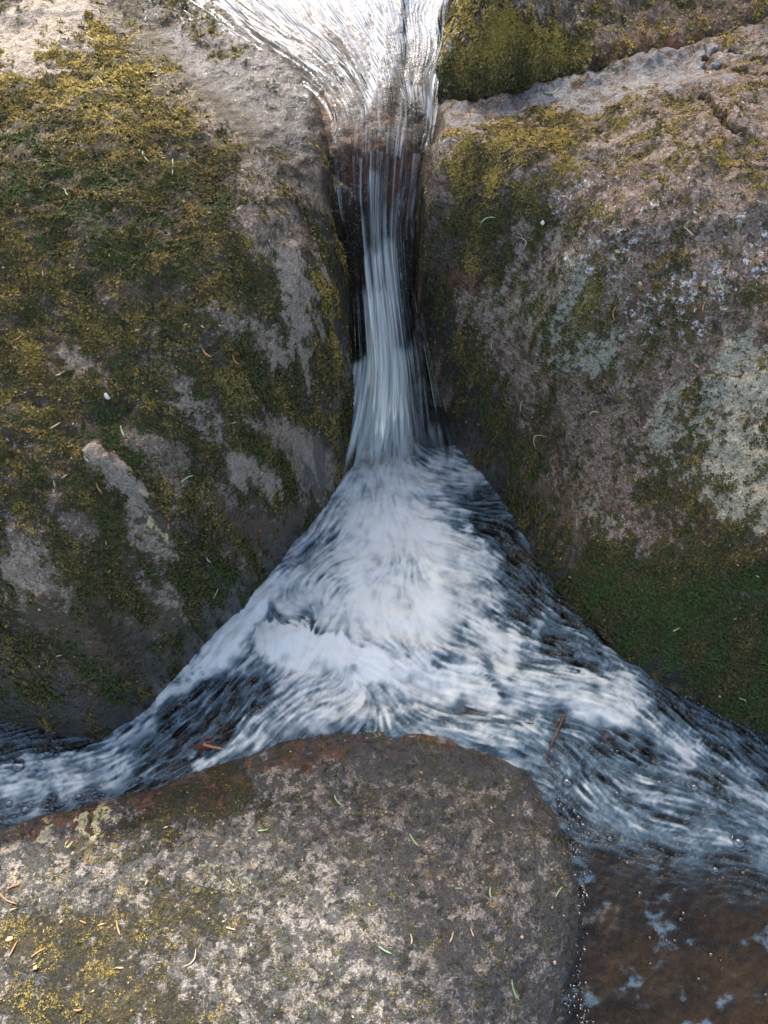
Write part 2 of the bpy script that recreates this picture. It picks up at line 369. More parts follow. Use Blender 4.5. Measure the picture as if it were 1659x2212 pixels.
# ------------------------------------------------------------------ right boulder
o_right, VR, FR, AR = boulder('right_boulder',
    [(940, 225, .40), (922, 280, .40), (908, 340, .40), (903, 420, .385), (902, 500, .355), (905, 570, .31), (920, 660, .24), (940, 770, .165), (974, 860, .10), (1008, 945, .05),
     (1048, 1020, .02), (1100, 1105, .01), (1158, 1200, .01), (1228, 1290, .018), (1295, 1362, .012), (1370, 1432, .008), (1470, 1496, .006), (1560, 1545, .004), (1659, 1595, .004),
     (1850, 1680, .0), (2250, 1700, .0), (2350, 900, .40), (2250, 100, .5), (1850, -20, .49), (1659, 20, .475), (1520, 70, .465), (1400, 90, .46), (1240, 140, .45), (1100, 190, .43), (1000, 215, .415)],
    [(1300, 220, .462), (1100, 300, .455), (960, 330, .437), (1500, 200, .49), (1300, 420, .465), (1050, 480, .405), (1500, 500, .475), (1200, 650, .365), (1030, 700, .245), (1500, 800, .36), (1250, 900, .225),
     (1100, 900, .135), (1450, 1050, .24), (1250, 1120, .115), (1600, 1200, .265), (1420, 1300, .13), (1640, 1400, .15), (1800, 1300, .26), (1900, 700, .44), (1560, 1460, .07), (1900, 1500, .13), (1150, 1040, .07)],
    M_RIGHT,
    dict(shade_grey=[(960, 238, 1150, 205, 22, .9), (1150, 205, 1400, 150, 42, 1.2), (1400, 140, 1540, 120, 30, 1.1), (1540, 110, 1659, 90, 22, .9)],  # strip of shade painted grey along the top rim
         moss=[(960, 232, 1150, 200, 24, -.6), (1180, 195, 1530, 130, 34, -.8), (1020, 370, 1180, 290, 62, 1), (1180, 290, 1480, 230, 30, .5), (1000, 480, 1130, 460, 50, .75), (1000, 560, 1080, 580, 42, .6), (950, 640, 1010, 800, 40, .75), (1010, 800, 1110, 980, 60, .7),
               (1150, 900, 1200, 1000, 55, .5), (1120, 1080, 1190, 1180, 45, .5), (1290, 1310, 1640, 1420, 95, 1.3), (1280, 1230, 1640, 1250, 56, 1), (1450, 1400, 1659, 1540, 60, .9), (1420, 1080, 1560, 1180, 65, .6), (1560, 1230, 1900, 1300, 80, .9),
               (1200, 340, 1659, 330, 40, .4), (1240, 480, 1400, 560, 60, .36), (1400, 1000, 1500, 960, 30, .5), (1200, 660, 1300, 620, 40, .3), (1600, 1400, 1900, 1500, 90, .9), (1240, 850, 1500, 900, 90, .3)],
         bare=[(1150, 600, 1060, 660, 44, .85), (1270, 320, 1500, 280, 50, .55), (1290, 1130, 1330, 1170, 38, 1.1), (1220, 1010, 1260, 990, 26, .7), (1180, 520, 1300, 500, 46, .6), (1380, 1020, 1440, 1000, 34, .6), (1080, 700, 1180, 720, 40, .7), (1340, 560, 1600, 480, 60, .4), (960, 230, 1500, 130, 40, .15)],  # bare rock; the pale spot low down is a painted sun dapple
         film=[(940, 600, 1000, 860, 50, .95), (1010, 860, 1160, 1130, 65, .95), (1200, 1100, 1290, 1300, 70, .8), (1250, 850, 1659, 650, 120, .45), (1300, 620, 1659, 600, 60, .45), (1250, 1000, 1500, 1000, 100, .4), (1000, 480, 1100, 520, 50, .5), (1300, 1380, 1560, 1520, 45, .9)],
         rust=[(960, 595, 1070, 605, 30, .8), (1150, 900, 1180, 960, 50, .5), (930, 470, 925, 560, 16, .5), (1560, 180, 1659, 140, 50, .35), (1280, 1150, 1220, 1140, 30, .3), (1060, 930, 1100, 1000, 20, .4), (950, 800, 990, 880, 10, .7)],
         lichen=[(1240, 670, 1240, 770, 64, 1.1), (1180, 700, 1300, 780, 40, .8), (1100, 640, 1180, 660, 36, .5), (1620, 790, 1590, 880, 78, 1.2), (1490, 960, 1620, 960, 74, 1.2), (1560, 1050, 1659, 1120, 66, 1.1), (1659, 1000, 1750, 1100, 90, 1), (1230, 560, 1290, 600, 40, .55), (1330, 640, 1250, 620, 40, .4), (1290, 400, 1380, 420, 40, .4), (1480, 640, 1600, 600, 60, .35)],
         white=[(1200, 430, 1300, 380, 55, .52), (1250, 560, 1400, 470, 70, .5), (1400, 650, 1659, 560, 75, .58), (1420, 720, 1500, 700, 40, .58), (1150, 700, 1200, 740, 40, .42), (1330, 620, 1300, 680, 40, .5), (1500, 450, 1659, 480, 60, .42), (1430, 1000, 1440, 1010, 14, .5), (1170, 440, 1210, 445, 18, .75)],
         wet=[(905, 300, 960, 300, 50, .9), (905, 380, 950, 540, 36, .95), (950, 330, 1010, 420, 40, .6), (910, 560, 1010, 900, 24, .85), (1010, 900, 1230, 1290, 34, .85), (1230, 1290, 1659, 1580, 34, .95), (1659, 1580, 1900, 1660, 40, .9), (960, 225, 1160, 190, 34, .5)]),
    rad=.03, ridges=[(1050, 215, 1500, 125, 34, -.012), (1170, 540, 1640, 520, 26, -.008), (1240, 1140, 1340, 1190, 30, .010), (1180, 1190, 1380, 1230, 26, -.010), (1080, 660, 1200, 800, 60, .008), (1600, 960, 1500, 1050, 60, .008), (1140, 900, 1260, 1010, 40, -.008)], label='large pinkish grey boulder right of the waterfall with pale lichen patches', seed=21,
    base=dict(moss=.24, film=.36, bare=.30, white=.18, lichen=.12), cracks=[(1522, 208, 1560, 255, 5, 1), (1560, 255, 1605, 292, 6, 1), (1545, 100, 1530, 140, 5, 1), (1530, 140, 1659, 160, 3, .8), (1530, 100, 1659, 130, 4, .6), (1160, 700, 1210, 690, 3, .3)])
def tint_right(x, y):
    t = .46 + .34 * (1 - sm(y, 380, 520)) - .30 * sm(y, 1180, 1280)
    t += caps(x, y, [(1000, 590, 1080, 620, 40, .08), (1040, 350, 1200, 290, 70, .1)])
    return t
moss_tufts(o_right, VR, FR, AR, 300000, tint_right, .0030, 12, thr=.42)

# ------------------------------------------------------------------ upper boulder
o_up, VU, FU, AU = boulder('upper_boulder',
    [(985, -260, .42), (975, -60, .415), (960, 40, .415), (945, 110, .415), (920, 180, .415), (945, 210, .42), (1050, 212, .425), (1150, 188, .44), (1240, 155, .452), (1330, 122, .458), (1420, 98, .462),
     (1530, 82, .468), (1659, 52, .475), (1850, 10, .48), (2100, -60, .48), (2100, -500, .45), (1500, -560, .45)],
    [(1060, 40, .52), (1010, 110, .475), (1120, 100, .535), (1220, 60, .55), (1150, 0, .55), (1400, 30, .545), (1600, 0, .545), (1300, -200, .56), (1800, -200, .55), (1030, -120, .47)],
    M_UP,
    dict(moss=[(1060, 0, 1040, 60, 45, 1.1), (1000, 140, 1180, 110, 62, 1.15), (960, 190, 1170, 170, 40, 1), (1180, 80, 1240, 110, 40, .8), (1030, -80, 1060, -10, 70, .9), (1240, 20, 1300, 40, 60, .3), (1500, 30, 1659, 20, 50, .3)],
         bare=[(1120, 20, 1180, 40, 30, .6), (1250, 60, 1400, 70, 40, .3)],
         rust=[(1200, 130, 1500, 75, 30, .7), (1300, 30, 1600, 20, 70, .42)],
         film=[(1250, 0, 1659, 0, 90, .42), (930, 190, 1150, 195, 26, .8)],
         wet=[(960, 0, 930, 180, 42, .95), (940, 200, 1100, 215, 22, .9)]),
    rad=.032, label='brown boulder upstream at the top right with a shaggy moss cushion on its corner', seed=33, base=dict(moss=.12, film=.2), slope=9)
moss_tufts(o_up, VU, FU, AU, 330000, lambda x, y: .80 + 0 * x - .25 * sm(y, 120, 175), .0042, 13, thr=.5)  # golden tint paints the sunlit top, darker tint the shaded front

# ------------------------------------------------------------------ front boulder
o_front, VF, FF_, AF = boulder('front_boulder',
    [(-420, 1960, -.01), (-100, 1830, -.004), (0, 1778, -.004), (130, 1738, -.002), (300, 1700, .0), (480, 1636, .0), (620, 1590, .0), (740, 1560, .0), (860, 1556, .0), (980, 1572, -.004), (1080, 1608, -.008),
     (1160, 1668, -.010), (1215, 1750, -.010), (1248, 1850, -.010), (1266, 1950, -.010), (1262, 2060, -.010), (1235, 2150, -.012), (1225, 2230, -.012), (1300, 2320, -.014), (1300, 2700, -.03), (600, 2800, .0), (-420, 2800, .03)],
    [(1150, 1850, .036), (1180, 2050, .036), (1000, 1720, .028), (850, 1650, .018), (600, 1700, .022), (800, 1900, .07), (400, 1850, .06), (150, 1900, .055), (0, 1900, .045), (400, 2100, .10), (800, 2150, .095),
     (1050, 2100, .075), (100, 2150, .10), (500, 2400, .11), (950, 2350, .085), (1180, 2200, .02), (-150, 2050, .06), (300, 1740, .018), (100, 1790, .018)],
    M_FRONT,
    dict(moss=[(100, 2080, 420, 1960, 90, .62), (30, 2010, 300, 2150, 80, .72), (330, 1760, 520, 1710, 45, .8), (180, 1840, 330, 1800, 40, .55), (60, 2180, 400, 2200, 70, .7), (560, 2050, 560, 2200, 90, .4), (420, 1900, 620, 1960, 60, .38), (640, 2180, 900, 2140, 80, .35), (880, 2010, 960, 1960, 50, .3)],
         film=[(330, 1760, 560, 1700, 42, .8), (660, 1640, 1050, 1660, 60, .75), (620, 1760, 1180, 1800, 110, .56), (800, 1900, 1130, 2150, 170, .66), (560, 1740, 900, 1720, 70, .62), (300, 1960, 700, 2120, 160, .58), (1180, 1900, 1230, 2080, 50, .85), (450, 1820, 700, 1800, 50, .6), (650, 1860, 640, 2150, 90, .45)],
         bare=[(20, 1860, 180, 1800, 44, .9), (180, 1800, 320, 1760, 24, .7), (250, 1870, 310, 1960, 26, .95), (560, 1670, 640, 1690, 36, .9), (390, 1930, 400, 2000, 16, .85), (360, 1840, 420, 1870, 24, .7), (0, 2130, 40, 2212, 34, .7), (230, 2130, 300, 2170, 30, .6), (500, 2080, 540, 2130, 26, .5), (830, 1700, 900, 1690, 50, .35), (900, 1850, 1000, 2000, 60, .35), (600, 1850, 700, 1950, 60, .3)],
         yellow=[(170, 1776, 235, 1762, 17, .8), (70, 1796, 110, 1786, 14, .7)],
         rust=[(60, 1765, 480, 1665, 36, 1), (480, 1665, 740, 1600, 30, 1), (740, 1590, 900, 1600, 22, .6), (900, 1585, 1150, 1640, 20, .8), (1160, 1700, 1262, 1900, 14, .6), (1262, 1900, 1262, 2050, 10, .6)],
         lichen=[(450, 1900, 540, 1920, 36, .5), (700, 1960, 850, 2000, 60, .4), (430, 2090, 600, 2150, 40, .35)],
         wet=[(0, 1770, 480, 1650, 20, .8), (480, 1650, 760, 1580, 24, .9), (760, 1590, 1160, 1680, 34, .95), (1160, 1700, 1260, 1900, 34, .9), (1255, 1900, 1240, 2200, 28, .9), (800, 1700, 1150, 1800, 90, .42), (1000, 1900, 1150, 2000, 90, .2)]),
    rad=.03, label='low rounded grey boulder in the foreground with mottled lichen and rusty wet rim', seed=47, base=dict(moss=.26, film=.56, bare=.24), wob=.003, rough=.42, slope=6, ridges=[(900, 1760, 1080, 1700, 14, -.004), (560, 1800, 1000, 1760, 50, .006), (200, 1900, 500, 1850, 60, .006)])
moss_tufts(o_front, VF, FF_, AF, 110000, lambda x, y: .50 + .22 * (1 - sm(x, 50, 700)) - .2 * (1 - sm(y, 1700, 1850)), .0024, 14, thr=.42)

# ------------------------------------------------------------------ rock ledge under the fall, small dark stones
def z_on(px, y): return 0
ledge, *_ = boulder('waterfall_ledge',
    [(560, -200, .39), (560, 300, .385), (640, 420, .35), (735, 470, .315), (800, 500, .30), (860, 505, .30), (915, 480, .31), (1010, 380, .36), (1080, 250, .385), (1080, -200, .39)],
    [(800, 60, .405), (740, 240, .408), (790, 290, .402), (880, 280, .40), (830, 340, .385), (740, 380, .355), (890, 400, .355), (810, 420, .345)],
    M_DARK, dict(rust=[(690, 230, 770, 340, 50, .8), (760, 320, 860, 330, 40, 1.1), (850, 300, 900, 480, 40, .9)], bare=[(700, 230, 745, 300, 40, 1.2), (800, 250, 850, 300, 30, .7)],
                 wet=[(600, 0, 1000, 0, 600, .4)]),
    rad=.02, label='dark wet rock ledge the water pours over', cat='rock ledge', seed=55, slope=7, rough=.8, base=dict(film=.2), wob=.003)
for nm, outl, inn, lb, sd in (
    ('dark_stone', [(880, 900, .03), (920, 880, .05), (985, 880, .05), (1012, 925, .03), (985, 962, .0), (905, 975, -.01)], [(940, 920, .07)], 'black wet stone half under the fall beside the foot of the right boulder', 61),
    ('dark_stone', [(1085, 1150, -.01), (1130, 1170, .0), (1175, 1225, .0), (1180, 1262, -.01), (1120, 1240, -.015)], [(1140, 1215, .004)], 'black submerged stone at the edge of the pool below the right boulder', 62)):
    boulder(nm, outl, inn, M_DARK, {}, rad=.015, label=lb, cat='stone', seed=sd, base=dict(film=.6, wet=1), wob=.004)

# ------------------------------------------------------------------ streambed and wide ground
def bed_material():
    g = NG('streambed_gravel'); co = g.n('ShaderNodeTexCoord').outputs['Object']
    n1 = g.noise(12, 6, .65, co); n2 = g.noise(60, 5, .65, co); n3 = g.noise(300, 4, .6, co)
    col = g.mix(g.step(n1, .36, .66), (.026, .020, .008), (.125, .085, .026))
    col = g.mix(g.step(g.noise(24, 8, .7, co, .6), .5, .62, 0, .85), col, (.030, .030, .012))
    col = g.mix(g.step(n2, .55, .7, 0, .8), col, (.13, .07, .03)); col = g.mix(g.step(n3, .55, .68, 0, .7), col, (.2, .15, .09))
    col = g.mix(g.step(n2, .3, .42, .8, 0), col, (.02, .018, .008))
    h = g.math('ADD', n2, g.math('MULTIPLY', n3, .4))
    return g.done(g.bsdf(col, .7, g.bump(h, .008), .3))
X, Y = np.meshgrid(np.arange(-1.2, 1.4, .006), np.arange(-.8, 2.2, .006))
Z = -.11 + .055 * sm(X, .22, .45) * (1 - sm(Y, .05, .32)) + fbm(X, Y, 7, 5, 80) * .018 + fbm(X, Y, 45, 3, 81) * .004 - np.abs(fbm(X, Y, 14, 3, 82)) * .02
Z += .48 * sm(Y, .93, 1.05)
V, F, u = grid(X, Y, Z)
bed = mesh_np('streambed', V, F, bed_material()); bed['kind'] = 'structure'
def ground_material():
    g = NG('forest_floor'); co = g.n('ShaderNodeTexCoord').outputs['Object']
    n1 = g.noise(1.5, 8, .7, co); n2 = g.noise(30, 6, .7, co)
    col = g.mix(g.step(n1, .4, .6), (.05, .035, .02), (.04, .055, .018)); col = g.mix(g.step(n2, .5, .7), col, (.10, .065, .035))
    return g.done(g.bsdf(col, .85, g.bump(n2, .03), .2))
gx = np.concatenate([np.linspace(-40, -3, 40), np.linspace(-2.6, 2.6, 60), np.linspace(3, 40, 40)])
X, Y = np.meshgrid(gx, gx + .6)
Z = -.30 + .50 * sm(Y, 1.6, 2.6) + .25 * sm(np.abs(X), 1.3, 3) + fbm(X, Y, .4, 4, 85) * .25 * sm(np.hypot(X, Y - .6), 1.5, 4)
V, F, u = grid(X, Y, Z)
gr = mesh_np('ground', V, F, ground_material()); gr['kind'] = 'structure'

# ------------------------------------------------------------------ water
def water_material(name, deep=(.55, .62, .66), foam_col=(.84, .90, .88), milk_col=(.20, .27, .33), rough=.05, bumpd=.0012, fres=1.45, milk0=.10, gloss=1., fine=1., mw=.45, tintg=(1, 1, 1)):
    g = NG(name)
    fo = g.attr('foam'); lic = g.attr('streak')
    co = g.n('ShaderNodeTexCoord').outputs['Object']
    n = g.noise(230, 4, .6, co); n2 = g.noise(60, 4, .6, co, .8)
    k = g.math('ADD', fo, g.math('MULTIPLY', g.math('SUBTRACT', lic, .5), .62))
    k = g.math('ADD', k, g.math('MULTIPLY', g.math('SUBTRACT', n, .5), .10))
    white = g.step(k, .22, 1.12, 0, .96)
    milk = g.step(k, milk0, milk0 + mw, 0, .86)
    h = g.math('ADD', g.math('MULTIPLY', lic, 1.0), g.math('MULTIPLY', n2, .7 * fine)); h = g.math('ADD', h, g.math('MULTIPLY', n, .25 * fine))
    h = g.math('MULTIPLY', h, g.math('SUBTRACT', 1.0, g.math('MULTIPLY', g.attr('calm'), .8)))
    nb = g.bump(h, bumpd * 3, 1.0)
    fr = g.n('ShaderNodeFresnel'); fr.inputs[0].default_value = fres; g.t.links.new(nb, fr.inputs['Normal'])
    tr = g.n('ShaderNodeBsdfTransparent'); g.put(tr.inputs[0], deep)
    gl = g.n('ShaderNodeBsdfGlossy'); g.put(gl.inputs[0], (gloss * tintg[0], gloss * tintg[1], gloss * tintg[2])); gl.inputs['Roughness'].default_value = rough; g.t.links.new(nb, gl.inputs['Normal'])
    clear = g.mixs(fr.outputs[0], tr.outputs[0], gl.outputs[0])
    milkb = g.bsdf(milk_col, max(.2, rough), nb, .16)
    nf = g.bump(g.math('ADD', g.math('MULTIPLY', lic, 1.), g.math('MULTIPLY', n, .5)), .0009, .8)
    foamb = g.bsdf(foam_col, .55, nf, .15)
    tl = g.n('ShaderNodeBsdfTranslucent'); g.put(tl.inputs[0], foam_col)
    foams = g.mixs(.25, foamb, tl.outputs[0])
    sh = g.mixs(white, g.mixs(milk, clear, milkb), foams)
    tp = g.n('ShaderNodeBsdfTransparent')
    return g.done(g.mixs(g.attr('fade'), sh, tp.outputs[0]))
M_POOL = water_material('pool_water_surface', deep=(.72,.66,.50), milk_col=(.10, .165, .21), fres=1.36, milk0=-.28, mw=.75)  # milk blue: aerated water with the sky's reflection painted into it
M_FALL = water_material('falling_water', deep=(.86, .87, .86), rough=.10, milk_col=(.17, .20, .22), bumpd=.0030, fres=1.19, gloss=.26, fine=.22, tintg=(.90, .98, 1.08))
M_UPPER = M_FALL

# pool: streaks by line integral convolution of a flow field
res = .0017
gx = np.arange(-.85, 1.30, res); gy = np.arange(-.55, .80, res)
X, Y = np.meshgrid(gx, gy)
hints = [(800, 1040, 0, 1), (700, 1100, -.6, 1), (620, 1200, -1, .5), (560, 1270, -.7, .9), (450, 1420, -.8, 1), (330, 1530, -1, .8), (180, 1640, -1, .35), (30, 1700, -1, .2), (-200, 1740, -1, .1),
         (850, 1180, .1, 1), (760, 1230, -1, .35), (960, 1150, 1, .1), (1000, 1060, 1, -.1), (1040, 1250, 1, .3), (1120, 1300, 1, .6), (1250, 1400, 1, .5), (850, 1350, .2, 1), (700, 1360, -.6, 1), (640, 1330, 1, .35), (800, 1420, 1, .25), (1000, 1480, 1, .1),
         (1200, 1510, 1, .15), (1350, 1520, 1, .6), (1480, 1620, 1, .8), (1640, 1740, 1, .6), (600, 1540, -.8, .7), (450, 1640, -1, .5), (500, 1500, -.6, 1), (700, 1520, -1, .5), (1100, 1590, 1, .3), (1250, 1680, .7, .8), (1400, 1760, 1, .3), (1600, 1830, 1, .25),
         (1350, 1900, 1, .3), (1500, 2050, .8, -.3), (1400, 2180, 1, .1), (1900, 1900, 1, .4), (1180, 1220, .6, 1), (1550, 1600, 1, .8)]
H = np.array([[*P(a, b, 0)[:2], c, -d] for a, b, c, d in hints])
vx = np.zeros(X.shape); vy = np.zeros(X.shape)
for hx, hy, a, b in H:
    ww = 1 / ((X - hx) ** 2 + (Y - hy) ** 2 + 4e-4) ** 1.6; l = math.hypot(a, b); vx += ww * a / l; vy += ww * b / l
# swirl added
vx += 0; l = np.hypot(vx, vy) + 1e-9; vx /= l; vy /= l
ang = fbm(X, Y, 9, 3, 90) * .28; vx, vy = vx * np.cos(ang) - vy * np.sin(ang), vx * np.sin(ang) + vy * np.cos(ang)
def blur(a, n=1):
    for _ in range(n):
        a = (np.roll(a, 1, 0) + np.roll(a, -1, 0) + a * 2) / 4; a = (np.roll(a, 1, 1) + np.roll(a, -1, 1) + a * 2) / 4
    return a
def lic(src, vx, vy, L, step=1.0):
    ny, nx = src.shape; I, J = np.meshgrid(np.arange(ny, dtype=float), np.arange(nx, dtype=float), indexing='ij')
    acc = src.copy(); wsum = 1.
    for sgn in (1, -1):
        a, b = I.copy(), J.copy()
        for k in range(L):
            ii = np.clip(a, 0, ny - 1).astype(int); jj = np.clip(b, 0, nx - 1).astype(int)
            a += vy[ii, jj] * sgn * step; b += vx[ii, jj] * sgn * step
            ii = np.clip(np.rint(a), 0, ny - 1).astype(int); jj = np.clip(np.rint(b), 0, nx - 1).astype(int)
            acc += src[ii, jj]
        wsum += L
    acc /= wsum; acc = (acc - acc.mean()) / acc.std(); return acc
s1 = lic(blur(rng.normal(0, 1, X.shape), 1), vx, vy, 6)
s2 = lic(blur(rng.normal(0, 1, X.shape), 3), vx, vy, 8)
s4 = lic(blur(rng.normal(0, 1, X.shape), 14), vx, vy, 12)
s3 = fbm(X, Y, 60, 3, 93); s3 /= s3.std()
px, py = proj(X, Y, 0 * X)
calm = sm(py - (px - 1240) * .22, 1735, 1935) * sm(px, 1130, 1270)      # clear shallow water in the near corner
wx = px + fbm(X, Y, 14, 3, 95) * 30 + s2 * 3; wy = py + fbm(X, Y, 14, 3, 96) * 30 + s1 * 5
foam = caps(wx, wy, [(850, 1130, 870, 1290, 165, 1.1), (760, 1020, 860, 1080, 110, 1.0), (960, 1020, 1010, 1040, 60, .8), (620, 1290, 900, 1330, 80, .9), (680, 1180, 740, 1230, 90, .72), (1000, 1180, 1010, 1300, 60, .8),
    (565, 1275, 470, 1400, 42, 1.3), (470, 1400, 340, 1510, 30, 1.0), (590, 1375, 800, 1430, 42, 1.3), (800, 1430, 1050, 1490, 48, .95), (1050, 1490, 1340, 1510, 60, .80), (650, 1480, 900, 1470, 80, .72),
    (620, 1560, 780, 1530, 45, .75), (450, 1650, 600, 1570, 30, .55), (1060, 1350, 1090, 1440, 34, .85), (330, 1520, 220, 1620, 28, .6), (40, 1690, 260, 1650, 40, .6), (150, 1710, 130, 1670, 30, .7), (560, 1370, 480, 1470, 30, .6),
    (1100, 1360, 1330, 1450, 80, .38), (1340, 1500, 1500, 1620, 44, .60), (1500, 1620, 1659, 1760, 40, .48), (1200, 1560, 1500, 1680, 60, .32), (780, 1560, 1160, 1600, 36, .50), (1200, 1640, 1659, 1800, 90, .20),
    (1270, 1760, 1659, 1820, 38, .34), (1300, 1700, 1450, 1740, 30, .35), (900, 1380, 1040, 1400, 60, .66), (-200, 1700, 40, 1700, 60, .5), (1240, 1680, 1300, 1740, 30, .4)], .6)
foam -= caps(wx, wy, [(1110, 1130, 1150, 1220, 42, .8), (1050, 1110, 1110, 1150, 40, .6), (940, 1110, 1000, 1110, 30, .35), (1120, 1310, 1140, 1340, 26, .6), (1210, 1380, 1245, 1420, 28, .65), (585, 1320, 660, 1342, 16, .42), (470, 1480, 560, 1500, 36, .6),
    (390, 1550, 450, 1590, 36, .7), (1320, 1600, 1380, 1590, 34, .5), (60, 1610, 200, 1610, 20, .5), (0, 1610, 30, 1640, 30, .4), (1230, 1310, 1290, 1380, 22, .5), (1480, 1560, 1659, 1650, 30, .45), (1500, 1660, 1560, 1700, 16, .4), (1050, 1440, 1090, 1480, 14, .3), (0, 1760, 30, 1770, 30, .3)], .6)
foam = foam * (.86 + .16 * fbm(X, Y, 16, 4, 191)) + .03 * s4 * sm(foam, .1, .5) + .10 * fbm(X, Y, 45, 3, 193) * sm(foam, .1, .4)
foam = np.clip(foam, 0, 1.1) * (1 - calm) - .25 * calm
# small ridges of foam against the rocks and sky reflections painted as pale flecks in the calm corner
fl = noise2(X * 38, Y * 60, 97) ; fl = fbm(X, Y * 1.5, 22, 5, 197, .6); foam += calm * sm(fl, .3, 1.0) * .55
dense = sm(foam, .45, .95)
streak = .5 + (.24 * s1 + .10 * s2 + .045 * s4) * (1 - .68 * dense) + .06 * s3 + .09 * dense * fbm(X, Y, 110, 3, 391)
streak = streak * (1 - calm) + calm * .5
Zp = .010 * caps(px, py, [(850, 1150, 860, 1280, 160, 1)]) * 1.6 + .006 * caps(px, py, [(560, 1300, 450, 1420, 34, 1), (600, 1375, 1300, 1510, 38, 1)]) + .012 * caps(px, py, [(780, 1570, 1100, 1600, 40, 1)])
lively = (1 - calm)
Zp = Zp + lively * (s4 * .0004 + s2 * .0002 + s1 * .0002 + fbm(X, Y, 18, 3, 98) * .004) + calm * (fbm(X, Y, 16, 4, 99, .55) * .0022) + lively * fbm(X, Y, 70, 2, 100) * .0004
keep = (py > 900)
V, F, used = grid(X, Y, Zp, keep)
pool = mesh_np('pool_water', V, F, M_POOL, None, {'foam': foam.ravel()[used], 'streak': streak.ravel()[used], 'calm': calm.ravel()[used]}); pool['kind'] = 'structure'

# ------------------------------------------------------------------ upper stream and fall: one ribbon following the flow
sec = [((60, -420), (1090, -420), .447), ((180, -200), (1040, -200), .445), ((330, -40), (1010, -40), .443), ((440, 40), (990, 30), .442), ((560, 110), (975, 100), .441), ((660, 170), (950, 165), .438), ((706, 225), (945, 225), .434),
       ((716, 280), (938, 270), .428), ((720, 330), (925, 325), .418), ((724, 390), (915, 390), .394), ((732, 450), (905, 450), .364), ((742, 510), (900, 510), .337), ((750, 590), (905, 590), .300), ((756, 680), (918, 680), .252),
       ((756, 770), (936, 770), .200), ((742, 850), (952, 850), .145), ((722, 920), (968, 910), .092), ((705, 980), (980, 960), .045), ((694, 1040), (985, 1000), .0), ((688, 1080), (988, 1040), -.035)]
SL = np.array([P(a[0], a[1], z) for a, b, z in sec]); SR = np.array([P(b[0], b[1], z) for a, b, z in sec])
def crom(Pt, t):
    n = len(Pt); i = np.clip(np.floor(t).astype(int), 0, n - 2); f = (t - i)[:, None]
    p0 = Pt[np.clip(i - 1, 0, n - 1)]; p1 = Pt[i]; p2 = Pt[i + 1]; p3 = Pt[np.clip(i + 2, 0, n - 1)]
    return .5 * (2 * p1 + (p2 - p0) * f + (2 * p0 - 5 * p1 + 4 * p2 - p3) * f * f + (3 * p1 - p0 - 3 * p2 + p3) * f ** 3)
